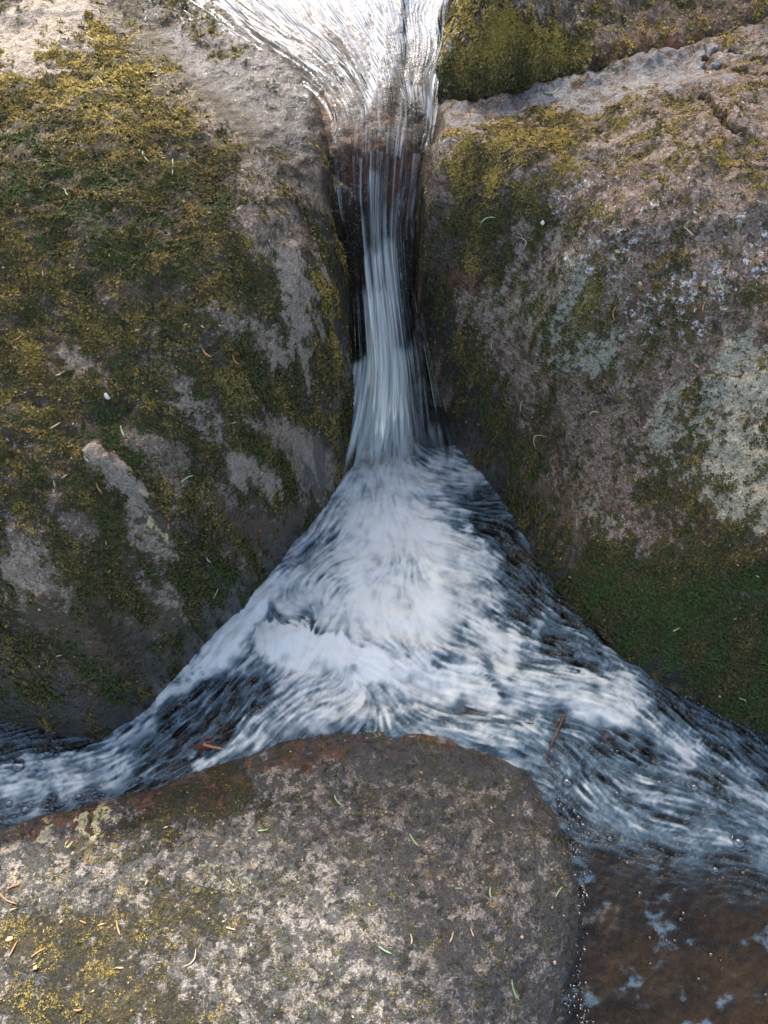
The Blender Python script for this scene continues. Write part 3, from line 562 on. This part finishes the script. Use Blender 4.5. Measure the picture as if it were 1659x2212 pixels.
def ribbon(t0, t1, ns, nt_, name, mat, fall):
    tt = np.linspace(t0, t1, ns); A = crom(SL, tt); B = crom(SR, tt)
    q = np.linspace(0, 1, nt_)[None, :, None]; W = A[:, None, :] * (1 - q) + B[:, None, :] * q
    T = np.repeat(tt[:, None], nt_, 1); Q = np.repeat(q[..., 0], ns, 0)
    arc = np.cumsum(np.r_[0, np.linalg.norm(np.diff((A + B) / 2, axis=0), axis=1)]); S = np.repeat(arc[:, None], nt_, 1)
    # streak coordinates: across the flow / along the flow
    qw = Q + .012 * fbm(S * 7, Q * 5, 1, 3, 105)
    r1 = noise2(qw * 110 + S * 6, S * 12, 110); r2 = noise2(qw * 46 + noise2(qw * 8, S * 6, 117) * 1.6, S * 8, 111); r3 = noise2(qw * 22, S * 4 + qw * 3, 112); r4 = noise2(qw * 9, S * 5, 113)
    fl = sm(T, 6.5, 9)           # 0 fan, 1 fall
    rip = noise2(qw * 70 + noise2(qw * 9, S * 10, 118) * 3, S * 20, 119)
    ripB = noise2(qw * 24 + noise2(qw * 5, S * 9, 121) * 2, S * 14, 120)
    streak = .5 + .15 * r1 + .26 * r2 + .34 * r3 + (1 - fl) * (.22 * rip + .15 * ripB)
    edge = np.minimum(Q, 1 - Q)
    Wd = np.linalg.norm(B - A, axis=1)[:, None]
    z = (1 - fl) * (.0026 * r3 + .0017 * r2 + .0006 * r1 + rip * .0013 + ripB * .0028 + r4 * .004) - (1 - fl) * .010 * (1 - sm(edge * Wd, 0, .03))
    # ridge of two sheets meeting in the middle of the chute
    px, py = proj(W[..., 0], W[..., 1], W[..., 2])
    ridge = caps(px, py, [(860, -300, 845, 120, 26, 1), (845, 120, 815, 260, 26, 1), (815, 260, 812, 480, 22, 1)]); z += ridge * .008
    out = fl * (.004 * r2 + .010 * r3 + .014 * r4 + .002 * r1) + fl * .012 * np.sin(np.clip(Q, 0, 1) * math.pi)
    W = W.copy(); W[..., 2] += z; W[..., 1] -= out
    if fall: foam = caps(px + 10 * r4 + 6 * r3, py, [(800, 260, 806, 500, 48, .24), (870, 290, 868, 500, 34, .22), (745, 300, 752, 430, 16, .18), (820, 470, 835, 640, 55, .40), (808, 280, 806, 420, 16, .30), (806, 380, 810, 540, 22, .48), (812, 540, 815, 660, 24, .74), (870, 400, 840, 500, 14, .35), (838, 520, 848, 760, 28, .62), (815, 640, 822, 1000, 50, .92), (775, 880, 750, 1040, 48, .85), (852, 760, 858, 1000, 38, .82),
                     (915, 740, 885, 820, 16, .32), (925, 760, 950, 860, 14, .26), (900, 820, 905, 960, 20, .34), (945, 930, 960, 1000, 30, .35), (765, 800, 770, 1000, 22, .72), (738, 400, 752, 640, 6, .35), (905, 400, 880, 470, 8, .3)], .8) + sm(py, 975, 1050) * .35
    else: foam = np.zeros(px.shape) - .02 + caps(px, py, [(500, 60, 640, 150, 60, .06), (930, 60, 940, 200, 24, .30), (900, 200, 945, 240, 22, .4), (850, -200, 812, 300, 12, .14), (720, 290, 920, 300, 50, .17)]) - caps(px, py, [(706, 230, 745, 320, 18, .4), (800, 250, 812, 310, 14, .2)])
    side = 0 * px
    if fall:
        foam = foam - caps(px, py, [(762, 430, 776, 760, 18, .5), (900, 540, 905, 640, 22, .5)]) 
        side = caps(px + 5 * r3, py, [(752, 520, 758, 690, 9, .9), (758, 690, 752, 790, 8, .5), (905, 560, 915, 660, 12, .9), (930, 640, 975, 850, 20, .75), (880, 600, 905, 700, 10, .6)], .9)
    F_ = np.clip(foam * (.88 if fall else 1), -.1, 1.1)
    keep = np.ones(px.shape, bool)
    V, F, used = grid(W[..., 0], W[..., 1], W[..., 2])
    o = mesh_np(name, V, F, mat, None, {'foam': F_.ravel(), 'streak': np.clip(streak, 0, 1).ravel(), 'fade': np.maximum(side, sm(py + 50 * r2 + 50 * r3, 920, 1012) * .97 if fall else 0 * px).ravel()}); o['kind'] = 'structure'; return o
ribbon(0, 8.0, 620, 620, 'upper_stream_water', M_UPPER, False)
ribbon(8.0, 19, 700, 260, 'waterfall_water', M_FALL, True)

# ------------------------------------------------------------------ simple coloured materials
def simple(name, a, b, rough=.5, scale=60, trans=0):
    g = NG(name); co = g.n('ShaderNodeTexCoord').outputs['Object']
    sh = g.bsdf(g.mix(g.step(g.noise(scale, 4, .6, co), .35, .65), a, b), rough, None, .4)
    if trans:
        t = g.n('ShaderNodeBsdfTranslucent'); g.put(t.inputs[0], a); sh = g.mixs(trans, sh, t.outputs[0])
    return g.done(sh)
M_BARK = simple('bark', (.09, .06, .04), (.16, .12, .09), .85, 8)
M_NEEDLE = simple('spruce_needles', (.03, .06, .018), (.055, .09, .03), .5, 3, .2)

# ------------------------------------------------------------------ spruce trees on the upstream bank (unseen; first crown shaped to shade the pool)
TX, TY = math.sin(SUN_AZ) / math.tan(SUN_EL), math.cos(SUN_AZ) / math.tan(SUN_EL)
def spruce(base, height, clusters, label, seed):
    r = np.random.default_rng(seed)
    root = bpy.data.objects.new('spruce_tree', None); C.objects.link(root); root.location = base
    tag(root, label, 'tree', 'spruce trees on the upstream bank')
    bx, by, bz = base; n = 14; V = []; F = []
    for i in range(15):
        t = i / 14; rr = .16 * (1 - t) ** .8 + .012; zz = t * height
        ox, oy = .05 * math.sin(t * 5), .04 * math.cos(t * 4)
        for k in range(n):
            a = k / n * 2 * math.pi; q = rr * (1 + .08 * math.sin(3 * a + i)); V.append((ox + q * math.cos(a), oy + q * math.sin(a), zz))
    for i in range(14):
        for k in range(n): F.append((i * n + k, i * n + (k + 1) % n, (i + 1) * n + (k + 1) % n, (i + 1) * n + k))
    # limbs from trunk to each foliage cluster group
    def limb(a, b, r0):
        a = np.array(a); b = np.array(b); d = b - a; L = np.linalg.norm(d); d /= L
        s_ = np.cross(d, [0, 0, 1.]); s_ /= np.linalg.norm(s_) + 1e-9; u_ = np.cross(s_, d); k0 = len(V)
        for i in range(7):
            t = i / 6; c = a + d * L * t - np.array([0, 0, 1.]) * L * .10 * math.sin(t * math.pi); q = r0 * (1 - .85 * t)
            for k in range(6):
                an = k / 6 * 2 * math.pi; V.append(tuple(c + q * (math.cos(an) * s_ + math.sin(an) * u_)))
        for i in range(6):
            for k in range(6): F.append((k0 + i * 6 + k, k0 + i * 6 + (k + 1) % 6, k0 + (i + 1) * 6 + (k + 1) % 6, k0 + (i + 1) * 6 + k))
    cl = clusters - np.array(base)
    for c in cl[::7]:
        zt = max(.4, min(height - .1, c[2] + .25 * math.hypot(c[0], c[1]) * .3)); limb((0, 0, zt), c, .022)
    mesh_np('trunk', np.array(V), np.array(F), M_BARK, root)
    m = len(cl); K = 46
    c = np.repeat(cl, K, 0); N = m * K
    out = c.copy(); out[:, 2] *= .1; out /= np.linalg.norm(out, axis=1)[:, None] + 1e-6
    ax = np.repeat(r.normal(0, 1, (m, 3)) * [1, 1, .35], K, 0) * .5 + out * .7; ax /= np.linalg.norm(ax, axis=1)[:, None]
    t = r.uniform(-.5, .5, N)[:, None] * .20
    sd = np.cross(ax, [0, 0, 1.]) * r.choice([-1, 1], N)[:, None] + r.normal(0, .35, (N, 3)) + ax * .5; sd /= np.linalg.norm(sd, axis=1)[:, None]
    L = r.uniform(.025, .06, N)[:, None]; p = c + ax * t; wv = np.cross(sd, r.normal(0, 1, (N, 3))); wv /= np.linalg.norm(wv, axis=1)[:, None]; wv *= L * .13
    VV = np.stack([p - wv, p + wv, p + sd * L + wv * .3, p + sd * L - wv * .3], 1).reshape(-1, 3)
    mesh_np('crown', VV, np.arange(N * 4).reshape(-1, 4), M_NEEDLE, root, smooth=False)
    return root
def shade_density(sx, sy):
    core = sm(sy, .10, .17) * (1 - sm(sy, .46, .54)) * (.35 + .65 * sm(sx, -.22, -.08))
    right = (1 - sm(sy, .10, .2)) * sm(sx, .00, .22) * sm(sy, -.6, -.3)
    return np.clip(np.maximum(core, right * .8), 0, 1)
r = np.random.default_rng(5)
sx = r.uniform(-.7, 1.1, 9000); sy = r.uniform(-.6, .55, 9000)
dn = shade_density(sx, sy) * (1 - .0 * sx)
hole = fbm(sx, sy, 7, 2, 300)
ok = r.random(9000) < dn * np.clip(.75 + hole * .5, .1, 1) * .22
sx, sy = sx[ok], sy[ok]; D = r.uniform(4.6, 6.4, len(sx)) / TY * 1.0
Hh = D; clus = np.stack([sx + TX * Hh, sy + TY * Hh, Hh], -1)
b1 = (clus[:, 0].mean() + .9, clus[:, 1].mean() + .7, .15)
spruce(b1, 9.0, clus, 'tall spruce on the upstream bank whose boughs shade the pool', 1)
def free_clusters(bx, by, n, h0, h1, rad, seed):
    r = np.random.default_rng(seed); h = r.uniform(h0, h1, n); q = rad * (1 - (h - h0) / (h1 - h0) * .85) * r.uniform(.15, 1, n); a = r.uniform(0, 6.283, n)
    return np.stack([bx + q * np.cos(a), by + q * np.sin(a), h], -1)
for i, (bx, by, h, lb) in enumerate([(5.2, 4.0, 10, 'slender spruce on the bank beyond the right boulder'), (-6.0, 5.5, 9, 'broad spruce on the bank beyond the left boulder'), (3.0, -4.5, 9, 'spruce standing on the downstream side of the pool')]):
    spruce((bx, by, .1), h, free_clusters(bx, by, 420, 1.6, h - .2, 1.8, 40 + i), lb, 50 + i)

# ------------------------------------------------------------------ litter on the rocks
def hit(px, py, boulder_only=True):
    d = Vector(ray(px, py)).normalized(); o = Vector((0, 0, CAM_H)); best = None
    for ob, bv in ROCKS:
        h = bv.ray_cast(o, d)
        if h[0] is not None and (best is None or h[3] < best[3]): best = h
    return best
def needle_mesh(name, a, b, nrm, bend, wdt, mat, sd):
    a = Vector(a); b = Vector(b); d = b - a; L = d.length; d.normalize(); s_ = d.cross(nrm).normalized(); V = []; F = []; n = 9; k = 6
    for i in range(n + 1):
        t = i / n; c = a + d * L * t + s_ * bend * L * math.sin(t * math.pi) + nrm * (wdt * .9 + L * .03 * math.sin(t * 3.0 + sd))
        q = wdt * (.55 + .45 * math.sin(min(1, t * 5) * math.pi / 2)) * (1 if t < .8 else (1 - (t - .8) / .2 * .75))
        for j in range(k):
            an = j / k * 2 * math.pi; V.append(c + s_ * (q * math.cos(an)) + nrm * (q * .55 * math.sin(an)))
    for i in range(n):
        for j in range(k): F.append((i * k + j, i * k + (j + 1) % k, (i + 1) * k + (j + 1) % k, (i + 1) * k + j))
    base = V[0]; ctr = (a + b) / 2
    o = mesh_np(name, np.array([tuple(v - ctr) for v in V]), np.array(F), mat); o.location = ctr; return o
NM = {'green': simple('green_needle', (.20, .30, .13), (.30, .40, .22), .4, 90), 'tan': simple('tan_needle', (.42, .30, .17), (.55, .42, .28), .5, 90),
      'orange': simple('orange_needle', (.42, .16, .06), (.5, .25, .12), .5, 90), 'brown': simple('brown_needle', (.20, .12, .06), (.28, .18, .1), .5, 90)}
needles = [
 (374, 345, 374, 380, 'green', .0, 'on the moss at the upper middle of the left boulder'),
 (308, 330, 322, 352, 'green', .1, 'on the left boulder just above and left of the straight green one'),
 (210, 168, 224, 183, 'tan', 0, 'on the sunlit yellow moss near the top of the left boulder'),
 (10, 313, 36, 309, 'orange', 0, 'at the left picture edge on the upper moss of the left boulder'),
 (143, 411, 150, 425, 'green', .1, 'on the dark moss in the upper left of the left boulder'),
 (437, 752, 456, 770, 'orange', .15, 'on the left boulder, left one of the bent orange pair'),
 (500, 765, 516, 786, 'orange', .18, 'on the left boulder, right one of the bent orange pair'),
 (33, 738, 50, 720, 'orange', .1, 'at the left picture edge halfway down the left boulder'),
 (120, 810, 138, 803, 'tan', .1, 'above the white bark flake on the left boulder'),
 (109, 926, 132, 912, 'tan', 0, 'below the white bark flake on the left boulder'),
 (182, 983, 193, 996, 'green', .1, 'at the head of the pale ridge on the left boulder'),
 (208, 1042, 222, 1064, 'orange', .08, 'beside the pale ridge on the left boulder'),
 (389, 1042, 416, 1026, 'green', -.1, 'on the left boulder right of the pale ridge'),
 (262, 920, 270, 944, 'green', .05, 'on the bright green moss of the left boulder'),
 (444, 1202, 455, 1213, 'green', .08, 'on the dark bare lower flank of the left boulder'),
 (361, 1130, 362, 1142, 'orange', .0, 'just above the cream coloured spot on the left boulder'),
 (122, 1605 - 190, 134, 1602 - 190, 'green', 0, 'on the dark foot of the left boulder'),
 (460, 1290, 468, 1268, 'green', .05, 'on the mossy lower edge of the left boulder'),
 (1176, 262 - 60, 1208, 256 - 66, 'green', .25, 'long and curved in the shaded gap between upper and right boulder'),
 (1240, 208, 1256, 204, 'green', .1, 'on the grey shaded shelf above the right boulder moss'),
 (1300, 150, 1340, 140, 'green', .05, 'at the foot of the upper boulder on the grey shelf'),
 (1254 + 230, 90 + 90, 1270 + 250, 78 + 75, 'tan', .3, 'long bent one on the right boulder beside the crack'),
 (1534, 222, 1540, 240, 'tan', .1, 'on the far right crack of the right boulder'),
 (1040, 480, 1072, 468, 'green', -.15, 'on the dark moss at the upper left of the right boulder'),
 (1476, 488, 1498, 508, 'tan', .0, 'on the pale upper part of the right boulder'),
 (1352, 480, 1364, 500, 'brown', .1, 'between the white specks of the right boulder'),
 (1555, 600, 1566, 628, 'green', .15, 'upright on the speckled right side of the right boulder'),
 (1331, 660, 1329, 692, 'orange', .15, 'upright near the round pale lichen of the right boulder'),
 (1524, 650, 1518, 672, 'orange', .08, 'thin and upright on the right side of the right boulder'),
 (1064, 735, 1064, 755, 'tan', .05, 'above the dark mossy flank of the right boulder'),
 (1125, 890, 1134, 862, 'tan', -.1, 'on the reddish middle moss of the right boulder'),
 (1275, 895, 1297, 890, 'tan', -.2, 'lying level in the middle of the right boulder'),
 (1158, 965, 1185, 944, 'tan', -.4, 'arched over the brown moss low on the right boulder'),
 (1318, 910, 1322, 890, 'brown', .05, 'standing near the middle of the right boulder'),
 (1598, 1505, 1614, 1512, 'tan', 0, 'on the green moss at the lower right corner of the right boulder'),
 (1455, 1362, 1470, 1354, 'tan', 0, 'on the green moss low on the right boulder'),
 (1115, 510, 1128, 540, 'tan', -.55, 'curled in a hook on the upper left of the right boulder'),
 (723, 1720, 738, 1742, 'green', .1, 'near the far rim of the front boulder'),
 (556, 1797, 580, 1793, 'green', .1, 'on the mottled moss of the front boulder'),
 (884, 1803, 904, 1830, 'green', .05, 'on the dark wet middle of the front boulder'),
 (1000, 1740, 1006, 1733, 'green', .1, 'near the rim of the front boulder behind the wet middle'),
 (982, 1920, 998, 1920, 'green', .0, 'short and level in the centre of the front boulder'),
 (1060, 1918, 1061, 1942, 'green', .1, 'upright right of the short level one on the front boulder'),
 (1198, 1938, 1212, 1915, 'green', -.05, 'near the wet right rim of the front boulder'),
 (1103, 2115, 1120, 2160, 'green', .14, 'long and curved low on the right of the front boulder'),
 (818, 2044, 846, 2060, 'green', .05, 'pale and thick in the lower middle of the front boulder'),
 (888, 2040, 886, 2022 - 5, 'tan', .1, 'upright in the lower middle of the front boulder'),
 (970, 2036, 978, 2012, 'tan', .08, 'beside the small orange seeds on the front boulder'),
 (1016, 2008, 1022, 2024, 'tan', .0, 'next to a pale seed right of the centre of the front boulder'),
 (0, 1930, 38, 1955, 'orange', .08, 'long and orange at the left picture edge on the front boulder'),
 (16, 1922, 50, 1908, 'orange', .0, 'just above the long orange one at the left picture edge'),
 (22, 2066, 38, 2034, 'orange', .0, 'leaning upright at the lower left edge of the front boulder'),
 (70, 2068, 100, 2048, 'orange', -.04, 'slanting on the yellow moss at the lower left of the front boulder'),
 (252, 1988, 260, 2020, 'orange', .04, 'upright on the olive moss of the front boulder'),
 (172, 1990, 186, 1996, 'orange', .0, 'short and thick on the yellow moss of the front boulder'),
 (160, 2182, 180, 2180, 'orange', .1, 'at the bottom left of the front boulder'),
 (400, 2088, 424, 2050, 'tan', .25, 'thread thin and wavy in the left middle of the front boulder'),
 (490, 2005, 510, 2010, 'tan', .0, 'pale and level left of the centre of the front boulder'),
 (544, 1860, 550, 1880, 'brown', .1, 'on the mottled upper middle of the front boulder'),
]
for i, (x0, y0, x1, y1, c, bend, where) in enumerate(needles):
    a, b = hit(x0, y0), hit(x1, y1)
    if a is None or b is None or (a[0] - b[0]).length > .09: continue
    nrm = (a[1] + b[1]).normalized(); 
    if nrm.z < 0: nrm = -nrm
    o = needle_mesh('conifer_needle', a[0] + nrm * .0012, b[0] + nrm * .0012, nrm, bend, .0009 if c != 'green' else .0011, NM[c], i)
    lb = (c + ' needle ' + where).split(); tag(o, ' '.join(lb[:16]), 'needle', 'fallen conifer needles on the boulders')
# flakes: bark chips, seeds, a dead leaf
M_WHITE = simple('white_bark', (.62, .60, .58), (.75, .73, .72), .5, 200); M_TANF = simple('seed_scale', (.40, .25, .14), (.5, .35, .22), .5, 200)
M_REDL = simple('dead_leaf', (.10, .022, .012), (.15, .045, .022), .35, 120); M_STICK = simple('wet_twig', (.05, .025, .012), (.09, .045, .02), .3, 90)
flakes = [
 (228, 857, 10, 7, 30, 'w', 'bark_flake', 'bright white bark flake on the dark moss of the left boulder', 'flake'),
 (1174, 480, 6, 7, 10, 'w', 'bark_flake', 'white bark flake on the upper part of the right boulder', 'flake'),
 (564, 1020, 4, 5, 0, 't', 'seed_scale', 'small tan seed scale near the bare spot on the left boulder', 'seed'),
 (92, 168, 6, 4, 10, 't', 'seed_scale', 'tan seed scale near the sunlit top of the left boulder', 'seed'),
 (512, 292, 5, 5, 60, 't', 'seed_scale', 'orange seed scale on the wet glittering part of the left boulder', 'seed'),
 (86, 1318 - 4, 4, 4, 0, 't', 'seed_scale', 'tiny pale seed on the bare brown patch of the left boulder', 'seed'),
 (1518, 675 - 60, 6, 8, 10, 't', 'seed_scale', 'peach coloured seed scale on the right side of the right boulder', 'seed'),
 (1384, 612 + 0, 6, 8, 0, 't', 'seed_scale', 'pink seed scale among the white specks of the right boulder', 'seed'),
 (1332, 545, 6, 12, 0, 't', 'dead_leaf', 'small curled tan leaf on the right boulder', 'leaf'),
 (1556, 1502 - 0, 5, 5, 0, 't', 'seed_scale', 'orange seed in the green moss at the corner of the right boulder', 'seed'),
 (1125, 2038 + 0, 0, 0, 0, 't', '', '', ''),
 (22, 2030, 11, 7, 150, 't', 'dead_leaf', 'orange curled leaf scrap at the lower left edge of the front boulder', 'leaf'),
 (77, 2085 + 8, 6, 6, 40, 't', 'seed_scale', 'round orange seed on the yellow moss at the lower left', 'seed'),
 (132, 1993, 5, 4, 0, 't', 'seed_scale', 'pale seed scale on the olive moss of the front boulder', 'seed'),
 (515, 2162, 5, 9, 20, 't', 'seed_scale', 'long tan seed low on the front boulder', 'seed'),
 (1126, 2037 - 12, 5, 5, 0, 't', 'seed_scale', 'round pale seed beside the upright tan needle on the front boulder', 'seed'),
 (1196, 2080 + 0, 6, 6, 0, 't', 'seed_scale', 'tan seed low near the right rim of the front boulder', 'seed'),
 (1108, 1940 - 176, 4, 4, 0, 't', 'seed_scale', 'small orange seed on the wet upper right of the front boulder', 'seed'),
 (1190, 1989 - 28, 4, 4, 0, 't', 'seed_scale', 'small orange seed midway down the right side of the front boulder', 'seed'),
 (1260 - 70, 1890 - 10, 4, 4, 0, 't', 'seed_scale', 'small orange seed near the right rim of the front boulder', 'seed'),
]
PXM = .00042
for i, (x, y, a, b, rot, c, nm, lb, cat) in enumerate(flakes):
    if not nm: continue
    h = hit(x, y)
    if h is None: continue
    nrm = h[1] if h[1].z > 0 else -h[1]; t1 = nrm.orthogonal().normalized(); t2 = nrm.cross(t1); rr = random.Random(i); n = 11; top = []; bot = []
    ca, sa = math.cos(R(rot)), math.sin(R(rot))
    for k in range(n):
        an = k / n * 6.283; q = rr.uniform(.75, 1.15); u_ = a * PXM * q * math.cos(an); v_ = b * PXM * q * math.sin(an)
        p = t1 * (u_ * ca - v_ * sa) + t2 * (u_ * sa + v_ * ca); lift = .0008 + abs(u_) * .35
        top.append(p + nrm * (lift + .0009)); bot.append(p + nrm * lift * .8)
    V = [tuple(v) for v in top] + [tuple(v) for v in bot] + [tuple(nrm * .0022), tuple(nrm * .0002)]
    F = [(k, (k + 1) % n, 2 * n) for k in range(n)] + [(n + (k + 1) % n, n + k, 2 * n + 1) for k in range(n)]
    F += [t for k in range(n) for t in ((k, n + k, n + (k + 1) % n), (k, n + (k + 1) % n, (k + 1) % n))]
    o = mesh_np(nm, np.array(V), np.array(F), M_WHITE if c == 'w' else M_TANF, smooth=False); o.location = h[0] + nrm * .0006
    tag(o, lb, cat)
# countless pale specks of litter
sp = []
r = np.random.default_rng(77)
for _ in range(420):
    x, y = r.uniform(0, PW), r.uniform(0, PH); h = hit(x, y)
    if h is None: continue
    sp.append((h[0], h[1] if h[1].z > 0 else -h[1]))
V = []; F = []
for p, n_ in sp:
    t1 = n_.orthogonal().normalized(); t2 = n_.cross(t1); s_ = r.uniform(.0006, .0016); a_ = r.uniform(0, 6.28); e_ = r.uniform(1, 4 if r.random() < .3 else 1.6)
    d1 = (t1 * math.cos(a_) + t2 * math.sin(a_)) * s_ * e_; d2 = (t2 * math.cos(a_) - t1 * math.sin(a_)) * s_ * .8; k = len(V); c = p + n_ * .0014
    V += [tuple(c + d1), tuple(c + d2), tuple(c - d1), tuple(c - d2), tuple(c + n_ * s_ * .9)]; F += [(k, k + 1, k + 4), (k + 1, k + 2, k + 4), (k + 2, k + 3, k + 4), (k + 3, k, k + 4)]
o = mesh_np('litter_specks', np.array(V), np.array(F), M_TANF, smooth=False); tag(o, 'countless tiny tan specks of plant litter strewn over the boulders', 'plant litter', kind='stuff')

# ------------------------------------------------------------------ twigs and dead leaf in the water
def twig(name, pts, rad, mat, label, cat='twig', knots=True):
    pts = [Vector(P(*q)) for q in pts]; V = []; F = []; k = 8; n = len(pts)
    sub = []
    for i in range(n - 1):
        for t in np.linspace(0, 1, 8, endpoint=(i == n - 2)): sub.append(pts[i].lerp(pts[i + 1], float(t)))
    c0 = pts[0]
    for i, c in enumerate(sub):
        d = (sub[min(i + 1, len(sub) - 1)] - sub[max(i - 1, 0)]).normalized(); s_ = d.cross(Vector((0, 0, 1))).normalized(); u_ = s_.cross(d)
        q = rad * (1 - .45 * i / len(sub)) * (1 + .15 * math.sin(i * 1.7))
        for j in range(k): an = j / k * 6.283; V.append(tuple(c - c0 + s_ * q * math.cos(an) + u_ * q * math.sin(an)))
    for i in range(len(sub) - 1):
        for j in range(k): F.append((i * k + j, i * k + (j + 1) % k, (i + 1) * k + (j + 1) % k, (i + 1) * k + j))
    o = mesh_np(name, np.array(V), np.array(F), mat); o.location = c0; return tag(o, label, cat)
twig('twig', [(1218, 1545, .003), (1205, 1580, .001), (1190, 1610, .002), (1180, 1640, -.002)], .0024, M_STICK, 'dark brown twig poking through the water behind the front boulder')
twig('twig', [(760, 1580, .000), (900, 1548, .002), (1010, 1538, .004), (1120, 1560, .002), (1215, 1568, .000)], .0012, M_STICK, 'long thin brown twig lying under the foam behind the front boulder')
lf = bpy.data.objects.new('dead_leaf', None); C.objects.link(lf); lf.location = P(430, 1615, .001); tag(lf, 'wet dark red dead leaf with a stubby stalk caught in the left channel', 'leaf')
XX, YY = np.meshgrid(np.linspace(-1, 1, 24), np.linspace(-1, 1, 18)); rad_ = np.hypot(XX, YY * 1.05) + .22 * np.sin(5 * np.arctan2(YY, XX)) * np.hypot(XX, YY)
ZZ = .006 * np.sin(XX * 3) + .004 * np.cos(YY * 5 + XX * 2) - .006 * np.abs(YY)
V, F, u = grid(XX * .020, YY * .010 + XX * .005, ZZ, rad_ < .98)
lb_ = mesh_np('blade', V, F, M_REDL, lf); md = lb_.modifiers.new('t', 'SOLIDIFY'); md.thickness = .0008
st = twig('stalk', [(440, 1608, .012), (460, 1614, .013), (482, 1618, .012)], .0024, simple('stalk_brown', (.24, .11, .05), (.32, .16, .08), .4), None, None)
for k_ in list(st.keys()): del st[k_]
lw = st.location.copy(); st.parent = lf; st.location = lw - lf.location

# ------------------------------------------------------------------ bubbles
g = NG('bubble_film'); fr = g.n('ShaderNodeFresnel'); fr.inputs[0].default_value = 1.4
tr = g.n('ShaderNodeBsdfTransparent'); g.put(tr.inputs[0], (.93, .95, .97)); gl = g.n('ShaderNodeBsdfGlossy'); gl.inputs['Roughness'].default_value = .03
M_BUB = g.done(g.mixs(g.math('ADD', fr.outputs[0], .10, clamp=True), tr.outputs[0], gl.outputs[0]))
def dome(rad, n=20, m=9):
    V = []; F = []
    for i in range(m):
        a = i / (m - 1) * math.pi / 2 * .98
        for k in range(n): b = k / n * 6.2832; V.append((rad * math.cos(a) * math.cos(b), rad * math.cos(a) * math.sin(b), rad * math.sin(a) * .85))
    # flared meniscus skirt
    s0 = len(V)
    for k in range(n): b = k / n * 6.2832; V.append((rad * 1.35 * math.cos(b), rad * 1.35 * math.sin(b), -.0012))
    for i in range(m - 1):
        for k in range(n): F.append((i * n + k, i * n + (k + 1) % n, (i + 1) * n + (k + 1) % n, (i + 1) * n + k))
    for k in range(n): F.append((s0 + k, s0 + (k + 1) % n, (k + 1) % n, k))
    return np.array(V), np.array(F)
bub = [(1225, 1690, 12, 'large bubble beside the right rim of the front boulder'), (1333, 1714, 7, 'small bubble just right of the large one near the front boulder'), (1596, 1820, 14, 'biggest bubble near the right picture edge'),
       (1545, 1878, 8, 'bubble where the swirling water meets the clear brown shallows'), (1605, 1915 - 30, 5, 'small bubble below the biggest one near the right edge'), (1318, 1812, 7, 'bubble beside the middle of the front boulder rim'),
       (1425, 1690, 6, 'left one of the small bubbles in the ripples on the right'), (1475, 1692, 6, 'right one of the small bubbles in the ripples on the right'), (1500, 1690 + 10, 10, 'flat wide bubble in the ripples on the right'),
       (1250, 1765, 6, 'small bubble touching the right rim of the front boulder'), (40, 1655, 15, 'large bubble at the left picture edge in the channel'), (20, 1735, 8, 'bubble by the front boulder at the far left'),
       (55, 1748, 9, 'bubble touching the front boulder in the left channel'), (170, 1720, 7, 'bubble at the rim of the front boulder in the left channel'), (1560, 1555 + 60, 6, 'small bubble below the green moss at the right edge'), (1090, 2050, 0, '')]
for x, y, q, lb in bub:
    if not q: continue
    Vd, Fd = dome(q * .00055); o = mesh_np('bubble', Vd, Fd, M_BUB); o.location = Vector(P(x, y, .0015)); tag(o, lb, 'bubble', 'bubbles floating on the pool')

# froth of countless tiny bubbles along the banks and in the eddies
r = np.random.default_rng(909); VS = []; FS = []; k0 = 0
zones = [((-10, 1640), (240, 1670), 38, 90), ((0, 1760), (210, 1712), 12, 70), ((330, 1540), (560, 1300), 22, 90), ((1185, 1640), (1258, 1850), 12, 70), ((1262, 1880), (1245, 2140), 7, 55), ((1300, 1680), (1640, 1720), 60, 60), ((1470, 1505), (1655, 1610), 14, 50), ((1300, 1850), (1650, 2150), 120, 34), ((1240, 2120), (1255, 2210), 14, 40)]
for (a, b), (c, d), sp_, n in zones:
    for _ in range(n):
        t = r.random(); x = a + (c - a) * t + r.normal(0, sp_); y = b + (d - b) * t + r.normal(0, sp_ * .7)
        Vd, Fd = dome(r.uniform(.0008, .0026) * (1 if r.random() < .9 else 1.5), 10, 4); VS.append(Vd + np.array(P(x, y, r.uniform(.0, .003)))); FS.append(Fd + k0); k0 += len(Vd)
o = mesh_np('froth', np.concatenate(VS), np.concatenate(FS), M_BUB); tag(o, 'froth of countless tiny bubbles along the banks of the pool', 'froth', kind='stuff')
